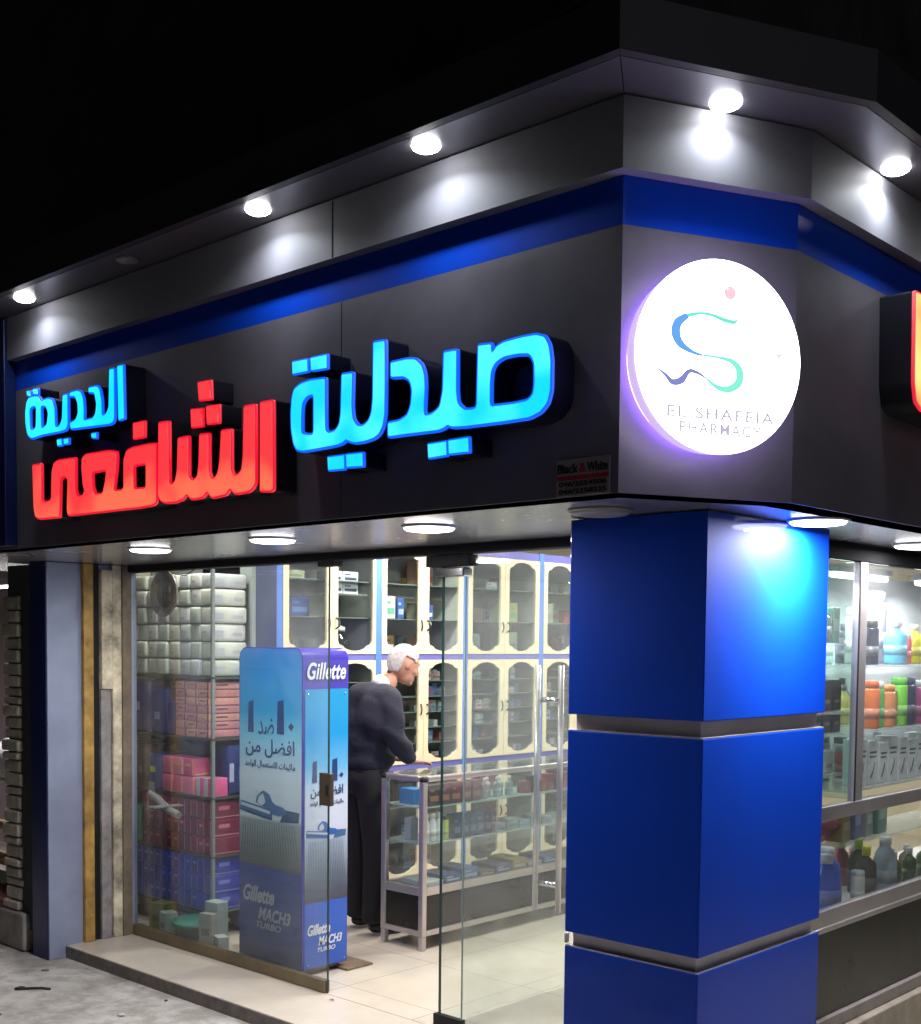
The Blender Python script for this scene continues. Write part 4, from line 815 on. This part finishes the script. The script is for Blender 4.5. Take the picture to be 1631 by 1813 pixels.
RZD = mat('razor_dark_blue', (.02, .07, .18), .35); RZM = mat('razor_mid_blue', (.05, .14, .32), .35); RZL = mat('razor_pale', (.5, .58, .66), .35)
razor(fp, MS, gx0 + .012, .765, .48, 1.0, RZD, RZL, RZM); razor(ff, MF, gy0 + .02, .685, .265, .62, RZM, RZL, mat('razor_blue', (.03, .12, .45), .35))
for par, M, x0, W, z0, z1, m_ in ((fp, MS, gx0 + .01, .49, .535, .76, mat('furrow_shade', (.10, .13, .15), .5)), (ff, MF, gy0 + .018, .272, .395, .68, mat('furrow_shade_blue', (.10, .14, .22), .5))):
    b = MB(); n = 22
    for i in range(n):
        u = (i + .5) / n; xa = x0 + W * (.5 + (u - .5) * 1.0); xb = x0 + W * (.5 + (u - .5) * .86 - .02); h_ = W / n * .16
        me_pts = [(xa - h_, z0), (xa + h_, z0), (xb + h_ * .5, z1), (xb - h_ * .5, z1)]
        b.b.faces.new([b.b.verts.new((p, q, 0)) for p, q in me_pts])
    bmesh.ops.transform(b.b, matrix=M(0, 0), verts=b.b.verts[:]); b.build('furrow_print', m_, par)
put('lettering', text_mesh('Gillette', .255, .085, .022, .28, .0015, 1.06), PALE, gs, MF(gy0 + .022, 1.488))
put('lettering', text_mesh('Gillette', .255, .085, .03, .28), mat('shaded_white_print', (.32, .36, .42), .5), fp, MS(gx0 + .04, .33))  # white lettering greyed, with the side's shade put into its colour
put('lettering', text_mesh('MACH3', .26, .065, .025, .28), mat('shaded_white_print', (.32, .36, .42), .5), fp, MS(gx0 + .165, .245))
put('lettering', text_mesh('TURBO', .20, .034, .01, .28), mat('shaded_white_print', (.32, .36, .42), .5), fp, MS(gx0 + .15, .20))
put('lettering', text_mesh('Gillette', .15, .055, .03, .28), PALE, ff, MF(gy0 + .03, .205))
put('lettering', text_mesh('MACH3', .16, .045, .025, .28), PALE, ff, MF(gy0 + .10, .148))
put('lettering', text_mesh('TURBO', .12, .022, .01, .28), PALE, ff, MF(gy0 + .095, .115))
for k in range(4):
    b = MB(); b.lathe([(.006, 0), (.004, .003), (.0005, .0035)], 10); bmesh.ops.transform(b.b, matrix=MF(gy0 + (.03, .275)[k % 2], (.06, 1.415)[k // 2]), verts=b.b.verts[:]); b.build('rivet', CHROME, ff)
b = MB(); b.box(gx0 + .05, gx1 - .03, gy0 + .03, gy1 - .03, .012, .036); b.box(gx0 + .1, gx1 + .06, gy1 - .05, gy1 + .13, .001, .012, .003); b.box(gx0, gx1 + .015, gy0 - .02, gy0 + .04, .001, .010, .003); b.build('foot_plate', mat('brown_foot_plate', (.20, .14, .09), .6, var=.3), gs)

# ================================================ glass counter
ct = thing('glass_counter', 'aluminium framed glass showcase counter on the shop floor', 'counter')
cx0, cx1, cy0, cy1, ch = -2.93, -2.60, 1.925, 3.75, .954
for x in (cx0, cx1 - .035):
    for y in (cy0, cy1 - .035, ): MB().box(x, x + .035, y, y + .035, .075, ch - .03, .006).build('post', ALU, ct)
for x in (cx0, cx1 - .035):
    for y in (cy0, cy1 - .035): MB().box(x + .002, x + .033, y + .002, y + .033, .0005, .074, .003).build('leg', ALU, ct)
k = MB()
for z0, z1 in ((.078, .108), (.30, .345), (ch - .032, ch)):
    e = .008 if z1 == ch else .002
    k.box(cx1 - .033 , cx1 + (.004 if z1 == ch else -.001), cy0 + .036, cy1 - .036, z0, z1, e); k.box(cx0 - (.004 if z1 == ch else 0), cx0 + .03, cy0 + .036, cy1 - .036, z0, z1, e)
    k.box(cx0 + .036, cx1 - .036, cy0 - (.004 if z1 == ch else 0) + .001, cy0 + .033, z0, z1, e); k.box(cx0 + .036, cx1 - .036, cy1 - .033, cy1 - .001, z0, z1, e)
k.build('rail', ALU, ct)
for x in (cx0 + .016, cx1 - .016):
    for y in (cy0 + .018, cy1 - .018): MB().lathe([(.021, 0), (.021, .016), (.012, .026), (.002, .028)], 14, (x, y, ch - .031)).build('corner_cap', BLACKM, ct)
MB().box(cx0 + .01, cx1 - .012, cy0 + .012, cy1 - .012, .109, .299).build('kick_panel', mat('black_panel', (.012, .011, .012), .25, var=.3), ct)
MB().box(cx0 + .01, cx1 - .012, cy0 + .012, cy1 - .012, .336, .344).build('base_board', mat('brown_board', (.26, .20, .15), .5, var=.2), ct)
for z in (.575, .775): MB().box(cx0 + .012, cx1 - .02, cy0 + .02, cy1 - .02, z, z + .008).build('glass_shelf', mat('pale_green_shelf', (.34, .46, .42), .15), ct)
MB().box(cx0 + .012, cx1 - .012, cy0 + .012, cy1 - .012, ch - .006, ch + .001).build('glass_top', GL, ct)
MB().box(cx1 - .012, cx1 - .008, cy0 + .036, cy1 - .036, .346, ch - .033).build('front_glass', GL, ct)
MB().box(cx0 + .036, cx1 - .036, cy0 + .010, cy0 + .014, .346, ch - .033).build('end_glass', GL, ct)
def cbx(x, y, z, dx, dy, dz, c, nm, pr=None, name='counter_box', cat='box', g=None): return pbox(x, y, z, dx, dy, dz, c, nm, name, cat, g, pr)
for i in range(5):
    cbx(cx1 - .03, 2.00 + i * .088, .7835, .06, .084, .115, (.025, .016, .016), 'dark brown carton on the top counter shelf, %s from the near end' % ORD[i], (.25, .14, .06), 'dark_carton', 'carton', 'dark cartons in the counter')
cbx(cx0 + .19, 1.99, .7835, .11, .09, .085, (.02, .20, .50), 'bright blue box on the top counter shelf at the near end')
for i in range(5): bottle(cx1 - .07 - .03 * (i % 2), 2.50 + i * .055, .7835, .025, .115, (.42, .50, .50), WH, 'clear bottle with white cap on the top counter shelf, %s of five' % ORD[i], group='clear bottles on the counter shelf')
for i in range(6): cbx(cx1 - .05, 2.84 + i * .075, .7835, .06, .062, .07 + .03 * (i % 2), ((.30, .02, .03), (.05, .02, .03), (.40, .06, .05))[i % 3], '%s carton at the far part of the top counter shelf, %s from the bottles' % (('red', 'black', 'bright red')[i % 3], ORD[i]), None, 'small_carton', 'carton')
for i in range(3): bottle(cx1 - .06, 2.00 + i * .055, .5835, .025, .16, (.62, .68, .70), WH, 'white bottle with domed cap on the middle counter shelf, %s from the near end' % ORD[i], group='white bottles on the middle counter shelf', neck=.7)
bottle(cx1 - .06, 2.165, .5835, .018, .13, (.45, .60, .02), (.02, .02, .02), 'yellow green bottle with black cap on the middle counter shelf', sh='tube')
for i in range(5): cbx(cx1 - .03, 2.20 + i * .066, .5835, .06, .063, .135, (.012, .018, .06), 'navy carton on the middle counter shelf, %s from the yellow bottle' % ORD[i], (.15, .18, .3), 'navy_carton', 'carton', 'navy cartons in the counter')
for i in range(5): cbx(cx1 - .04, 2.57 + i * .11, .5835, .08, .09, .045 + .02 * (i % 2), ((.35, .38, .45), (.25, .38, .33))[i % 2], '%s box on the middle counter shelf, %s beyond the navy cartons' % (('grey', 'sea green')[i % 2], ORD[i]), (.15, .2, .3))
for i in range(8): cbx(cx1 - .02, 1.98 + i * .145, .3445, .2, .13, .025 + .018 * ((i * 7) % 3), ((.50, .56, .56), (.04, .10, .30), (.05, .13, .36), (.16, .10, .05), (.10, .08, .25), (.35, .22, .08), (.3, .3, .3), (.05, .1, .3))[i], 'flat box lying on the counter floor, %s from the near end' % ORD[i], (.4, .45, .5), 'flat_box', 'box', 'flat boxes in the counter')
cbx(cx0 + .16, 2.0, .5835, .05, .06, .12, (.45, .50, .50), 'slim white box behind the near end glass of the counter')

# ================================================ small and outside things
cv = thing('security_camera', 'small white security camera under the right cornice', 'camera', (.500, .99, ZT))
MB().lathe([(.022, 0), (.022, -.01), (.010, -.016), (.010, -.05)], 16).build('mount', WHITE, cv)
b = MB(); b.cyl((0, -.05, -.075), (0, .07, -.06), .024, n=20); b.box(-.028, .028, -.07, .06, -.052, -.046, .003); b.build('camera_body', WHITE, cv)
MB().cyl((0, -.0515, -.0752), (0, -.056, -.0757), .017, n=16).build('camera_lens', BLACKM, cv)
# neighbour on the left
pr_ = thing('stone_pier', 'narrow pier of rough stacked stones at the left edge of the shop', 'pier', (-4.42, .56, -.069))
b = MB(); z = 0.22
while z < 1.98:
    h = rnd.uniform(.045, .085); b.box(-.155 + rnd.uniform(-.012, .008), .02 + rnd.uniform(-.01, .01), -.02 + rnd.uniform(-.012, .01), .3, z, z + h - .006, .012); z += h
b.build('stones', mat('pier_stone', (.30, .28, .23), .85, var=.35, vscale=12, bump=.6, bscale=40), pr_)
MB().box(-.125, .16, .0, .28, .12, 2.15).build('pier_core', mat('pier_mortar', (.035, .035, .04), .9), pr_)
bl = thing('concrete_block', 'rough concrete block on the pavement beside the left wall', 'block', (-4.60, .50, -.069))
b = MB(); b.box(-.5, .27, .02, .32, 0, .215, .018, 3)
b.build('block_body', mat('block_concrete', (.26, .25, .23), .9, var=.3, vscale=8, bump=.7, bscale=30), bl)
MB().box(-.45, .1, .03, .25, .217, .26, .006).build('plank', mat('red_brown_plank', (.14, .03, .02), .7, var=.3), bl)
crt = thing('wooden_crate', 'old slatted wooden crate stand at the left edge of the picture', 'crate', (-4.95, .80, -.069))
WD = mat('old_wood', (.24, .17, .09), .75, var=.4, vscale=16, bump=.4)
for x in (.13, -.50):
    for y in (0, .35): MB().box(x, x + .05, y, y + .05, 0, .92, .004).build('post', WD, crt)
for z in (.12, .36, .58, .88):
    for q in range(2): MB().box(-.5, .22, -.02 + q * .28, .10 + q * .28, z, z + .025 + (.02 if z == .36 else 0), .004).build('slat', WD, crt)
MB().box(-.49, .16, -.012, -.002, .13, .32).build('front_board', mat('grey_board', (.14, .14, .13), .8, var=.3), crt)
sk = thing('white_sack', 'rounded white cloth sack on top of the wooden crate', 'sack', (-5.06, .92, .838))
b = MB(); bmesh.ops.create_icosphere(b.b, subdivisions=4, radius=1.0)
for v in b.b.verts:
    n = v.co.normalized(); kk = 1 + .05 * math.sin(6 * n.x + 4 * n.z) + .03 * math.sin(13 * n.y); v.co = Vector((n.x * .27 * kk, n.y * .2 * kk, max(-.06, n.z * .17 * kk) + .062))
for f in b.b.faces: f.smooth = True
b.build('sack_body', mat('white_cloth', (.50, .50, .54), .8, var=.12, vscale=10, bump=.3, bscale=15), sk)
nb = thing('neighbour_wall', 'pinkish lit wall of the neighbouring stall at the left edge', 'wall', (-6.6, 2.4, 0))
MB().box(-3, 1.4, 0, .1, -.069, 3.4).build('wall_panel', mat('pink_grey_paint', (.62, .50, .53), .8, var=.06), nb)
b = MB(); b.box(.35, .95, -.04, -.002, .95, 1.45, .004); b.box(.2, .6, -.05, -.002, 1.5, 1.54, .002); b.build('poster', mat('navy_cloth', (.02, .03, .09), .7, var=.2), nb)
ba = thing('neighbour_lamp', 'white lamp box under the soffit of the neighbouring stall', 'lamp', (-5.6, 1.1, 2.02)); MB().box(-.5, .3, -.05, .05, 0, .05, .006).build('lamp_case', WHITE, ba); MB().box(-.48, .28, -.04, .04, -.012, -.001, .003).build('diffuser', LAMPW, ba); area('lamp_light', ba, (-.1, .0, -.03), .5, 40.0, (1, .92, .92), 170)
dk = MB(); dk.box(-5.6, -4.45, .30, .6, 2.125, 2.9); tag(dk.build('stall_canopy', BLUED), 'dark blue canopy box of the neighbouring stall above the stone pier', 'canopy')
# litter
for i, (x, y, s, c, nm) in enumerate(((-2.95, .28, .022, (.5, .48, .42), 'tiny pale paper scrap on the pavement in front of the step'), (-3.35, -.12, .018, (.12, .09, .06), 'tiny brown scrap near the lower left corner of the pavement'), (-3.0, .56, .014, (.08, .07, .06), 'tiny dark pebble against the foot of the step'), (-3.9, .42, .02, (.2, .17, .13), 'tiny dusty pebble below the left end of the step'))):
    b = MB(); bmesh.ops.create_icosphere(b.b, subdivisions=2, radius=s)
    for v in b.b.verts: v.co = Vector((v.co.x * (1 + .3 * math.sin(90 * v.co.y)), v.co.y * .7, v.co.z * .3 + s * .25))
    l = b.build(('paper_scrap', 'leaf_scrap', 'pebble', 'pebble')[i], cmat(c, .8)); l.location = (x, y, -.069); l.rotation_euler = (0, 0, i * 1.3); tag(l, nm, 'litter')
lt = MB(); lt.tube([(-.09, 0, .006), (-.06, -.012, .010), (-.03, .004, .007), (.0, -.004, .011), (.04, .01, .008), (.085, .0, .006)], .0065, 6); lt.tube([(-.085, 0, .007), (-.07, .02, .008), (-.05, .022, .006)], .006, 6)
l = lt.build('cord_scrap', mat('black_rubber', (.02, .018, .018), .7)); l.location = (-3.62, .20, -.069); l.rotation_euler = (0, 0, .75); tag(l, 'short twisted scrap of black cord lying on the pavement', 'litter')
lf = MB(); lf.quad((-.02, 0, .002), (0, -.006, .006), (.022, .0, .003), (.002, .008, .007)); l = lf.build('dry_leaf', mat('dry_leaf', (.16, .10, .06), .8)); l.location = (-2.27, .98, .001); tag(l, 'small dry leaf on the cream step by the door opening', 'litter')
lf = MB(); lf.tube([(-.12, 0, .02), (-.05, .01, .035), (.02, .0, .03), (.06, -.01, .02)], .018, 8); l = lf.build('rubber_wedge', mat('black_rubber', (.02, .018, .018), .7)); l.location = (-.06, 2.28, -.02); l.rotation_euler = (0, 0, .9); tag(l, 'black rubber wedge on the side pavement below the display window', 'litter')

for i, (za, zb, sag) in enumerate(((4.35, 4.0, .35), (4.6, 4.05, .5))):
    P = [(-7.5 + 6.8 * k / 20, .9 - .0 * k, za + (zb - za) * k / 20 - sag * 4 * (k / 20) * (1 - k / 20)) for k in range(21)]
    tag(MB().tube(P, .011, 6).build('overhead_cable', mat('cable_rubber', (.02, .02, .02), .6)), ('upper', 'lower')[1 - i] + ' dark slack cable strung across the dark wall above the cornice', 'cable', 'cables above the cornice')
# ================================================ the man at the counter
def skin(name, verts, edges, radii, m, parent, sub=2, root=0):
    me = bpy.data.meshes.new(name); me.from_pydata([Vector(v) for v in verts], edges, []); o = bpy.data.objects.new(name, me); C.objects.link(o)
    md = o.modifiers.new('skin', 'SKIN'); md.use_smooth_shade = True; sv = me.skin_vertices[0].data
    for i, r in enumerate(radii): rr = r if isinstance(r, tuple) else (r, r); sv[i].radius = rr; sv[i].use_root = (i == root)
    s = o.modifiers.new('sub', 'SUBSURF'); s.levels = sub; s.render_levels = sub
    bpy.context.view_layer.update(); dg = bpy.context.evaluated_depsgraph_get(); out = bpy.data.meshes.new_from_object(o.evaluated_get(dg))
    bpy.data.objects.remove(o); return out
def merge(meshes, voxel, name, m, parent, smooth=4):
    bm = bmesh.new()
    for x in meshes: bm.from_mesh(x)
    me = bpy.data.meshes.new(name); bm.to_mesh(me); bm.free(); o = bpy.data.objects.new(name, me); C.objects.link(o)
    r = o.modifiers.new('r', 'REMESH'); r.mode = 'VOXEL'; r.voxel_size = voxel; r.use_smooth_shade = True
    s = o.modifiers.new('s', 'SMOOTH'); s.iterations = smooth; s.factor = .5
    bpy.context.view_layer.update(); dg = bpy.context.evaluated_depsgraph_get(); out = bpy.data.meshes.new_from_object(o.evaluated_get(dg)); bpy.data.objects.remove(o)
    for p in out.polygons: p.use_smooth = True
    return mesh_obj(name, out, m, parent)
def ball(c, r, mtx=None, sub=4):
    bm = bmesh.new(); bmesh.ops.create_icosphere(bm, subdivisions=sub, radius=1.0)
    for v in bm.verts: v.co = Vector((v.co.x * r[0], v.co.y * r[1], v.co.z * r[2]))
    if mtx: bm.transform(mtx)
    for v in bm.verts: v.co += Vector(c)
    me = bpy.data.meshes.new('b'); bm.to_mesh(me); bm.free(); return me
mn = thing('person', 'white haired man in a dark navy sweater leaning over the counter, seen from behind', 'person', (-3.17, 2.06, 0.0005), R(-15))
# local frame: +Y the way he faces, +X his right
SKN = mat('skin', (.50, .25, .18), .5, var=.06, vscale=20); SWT = mat('navy_sweater', (.009, .010, .024), .85, var=.25, vscale=30, bump=.35, bscale=120)
TRS = mat('black_trousers', (.008, .008, .010), .8, var=.2, bump=.2, bscale=60); HAR = mat('white_hair', (.50, .46, .47), .8, var=.25, vscale=60, bump=.35, bscale=260); SHR = mat('white_shirt', (.60, .60, .64), .7)
HC = Vector((.0, .225, 1.555)); HT = Matrix.Rotation(R(-24), 4, 'X')
def hp(x, y, z): return HC + HT @ Vector((x, y, z))
parts = [ball(HC, (.070, .092, .098), HT), ball(hp(0, .035, -.055), (.052, .058, .060), HT), ball(hp(0, .078, -.092), (.026, .022, .020), HT), ball(hp(0, .095, -.018), (.013, .026, .020), HT, 3), ball(hp(0, .112, -.032), (.012, .014, .011), HT, 3),
         ball(hp(0, .080, .026), (.045, .016, .011), HT, 3), ball(hp(0, .092, -.062), (.022, .010, .006), HT, 3), ball(hp(0, .089, -.072), (.019, .010, .006), HT, 3)]
for s in (-1, 1):
    parts += [ball(hp(s * .073, -.004, -.012), (.009, .018, .030), HT, 3), ball(hp(s * .030, .072, .006), (.014, .014, .010), HT, 3), ball(hp(s * .040, .060, -.028), (.022, .022, .020), HT, 3)]
neck = skin('n', [(0, .06, 1.36), (0, .10, 1.42), (0, .16, 1.49)], [(0, 1), (1, 2)], [(.075, .07), (.056, .056), (.056, .056)], None, None)
core = skin('c', [(0, -.01, .88), (0, .0, 1.05), (0, .03, 1.22), (0, .06, 1.34)], [(0, 1), (1, 2), (2, 3)], [(.13, .11), (.12, .10), (.14, .10), (.12, .08)], None, None)
def arm(s, E, W_, r=1.0):
    return [(s * .04, .04, 1.37), (s * .180, .03, 1.355), E, W_]
armR = arm(1, (.255, .03, 1.11), (.21, .17, 1.0)); armL = arm(-1, (-.225, .0, 1.10), (-.12, .18, 1.0))
hands = []
for s, W_ in ((1, Vector((.21, .17, 1.0))), (-1, Vector((-.12, .18, 1.0)))):
    f = Vector((-.25 * s, .96, -.10)).normalized(); sd = f.cross(Vector((0, 0, 1))).normalized(); up = sd.cross(f)
    pv = [W_ - f * .06, W_, W_ + f * .045, W_ + f * .085]; hands.append(skin('h', pv, [(0, 1), (1, 2), (2, 3)], [(.028, .024), (.024, .020), (.036, .016), (.038, .015)], None, None))
    for q, (o_, ln) in enumerate(((-.030, .068), (-.010, .078), (.011, .074), (.030, .058))):
        b0 = W_ + f * .075 + sd * o_; b1 = b0 + f * ln * .45 - up * .003; b2 = b1 + f * ln * .30 - up * .008; b3 = b2 + f * ln * .2 - up * .009
        hands.append(skin('f', [b0, b1, b2, b3], [(0, 1), (1, 2), (2, 3)], [.0095, .009, .0085, .0075], None, None, 1))
    t0 = W_ + f * .02 - sd * s * .026; t1 = t0 - sd * s * .026 + f * .025; t2 = t1 + f * .03 - up * .008
    hands.append(skin('f', [t0, t1, t2], [(0, 1), (1, 2)], [.014, .011, .009], None, None, 1))
a1 = skin('a', armR, [(0, 1), (1, 2), (2, 3)], [.05, .045, .036, .026], None, None); a2 = skin('a', armL, [(0, 1), (1, 2), (2, 3)], [.05, .045, .036, .026], None, None)
def leg(s, r): return skin('l', [(s * .03, -.02, .90), (s * .085, -.02, .84), (s * .095, .0, .47), (s * .10, -.03, .08), (s * .105, .03, .035), (s * .11, .12, .03)], [(0, 1), (1, 2), (2, 3), (3, 4), (4, 5)], r, None, None)
legs = [leg(s, [.09, .085, .055, .034, .032, .028]) for s in (-1, 1)]
merge(parts + [neck, core, a1, a2] + hands + legs, .0062, 'body', SKN, mn, 3)
# clothes
tor = skin('t', [(0, -.02, .90), (0, -.015, 1.0), (0, -.01, 1.14), (0, .0, 1.29), (0, .05, 1.41)], [(0, 1), (1, 2), (2, 3), (3, 4)], [(.170, .150), (.185, .165), (.200, .168), (.205, .155), (.095, .085)], None, None, 3)
s1 = skin('s', armR, [(0, 1), (1, 2), (2, 3)], [.11, .092, .068, .046], None, None, 3); s2 = skin('s', armL, [(0, 1), (1, 2), (2, 3)], [.112, .094, .070, .048], None, None, 3)
sh_ = [ball((s * .11, .01, 1.365), (.10, .09, .07)) for s in (-1, 1)]
sw = merge([tor, s1, s2, ball((0, -.02, 1.31), (.17, .11, .14)), ball((.11, -.02, 1.24), (.12, .12, .16)), ball((-.11, -.02, 1.24), (.12, .12, .16))] + sh_, .008, 'sweater', SWT, mn, 7)
# soft folds
for v in sw.data.vertices:
    c = v.co; k_ = .007 * math.sin(c.z * 48 + 9 * c.x + 2.5 * math.sin(c.y * 14)) * (1.0 if c.z < 1.2 else .45) + .005 * math.sin(c.x * 40 + c.z * 21)
    v.co = c + v.normal * k_
merge([skin('k', [(0, .045, 1.40), (0, .085, 1.445), (0, .105, 1.47)], [(0, 1), (1, 2)], [(.080, .070), (.060, .058), (.058, .056)], None, None)], .006, 'shirt_collar', SHR, mn, 3)
tr = [skin('l', [(s * .02, -.03, 1.0), (s * .085, -.025, .90), (s * .097, .0, .47), (s * .102, -.03, .10), (s * .103, -.028, .055)], [(0, 1), (1, 2), (2, 3), (3, 4)], [(.13, .12), (.105, .115), (.080, .085), (.062, .07), (.064, .072)], None, None, 3) for s in (-1, 1)]
merge(tr + [ball((0, -.035, .90), (.155, .125, .12))], .009, 'trousers', TRS, mn, 4)
for s in (-1, 1): merge([skin('o', [(s * .105, -.06, .045), (s * .107, .02, .042), (s * .112, .13, .030), (s * .113, .17, .026)], [(0, 1), (1, 2), (2, 3)], [(.042, .040), (.044, .038), (.046, .028), (.036, .022)], None, None)], .006, 'shoe', mat('black_leather', (.012, .011, .011), .35), mn, 2)
# hair: a thick shell over the back and sides of the head
bm = bmesh.new(); bmesh.ops.create_icosphere(bm, subdivisions=5, radius=1.0)
for v in bm.verts:
    n = v.co.normalized(); k_ = 1 + .022 * math.sin(23 * n.x + 5 * n.z) * math.sin(19 * n.y + 9 * n.z)
    v.co = Vector((n.x * .0785 * k_, n.y * .100 * k_, n.z * .107 * k_))
kill = [v for v in bm.verts if (v.co.y > .058 and v.co.z < .055) or (v.co.y > .012 and v.co.z < .012) or v.co.z < -.070 - .3 * min(0, v.co.y) * -1 or (abs(v.co.x) > .05 and abs(v.co.y + .0) < .032 and v.co.z < .022)]
bmesh.ops.delete(bm, geom=kill, context='VERTS'); bm.transform(HT)
for v in bm.verts: v.co += HC + HT @ Vector((0, -.006, .004))
for f in bm.faces: f.smooth = True
me = bpy.data.meshes.new('hair'); bm.to_mesh(me); bm.free(); ho = mesh_obj('hair', me, HAR, mn)
so_ = ho.modifiers.new('thick', 'SOLIDIFY'); so_.thickness = .006; so_.offset = -1
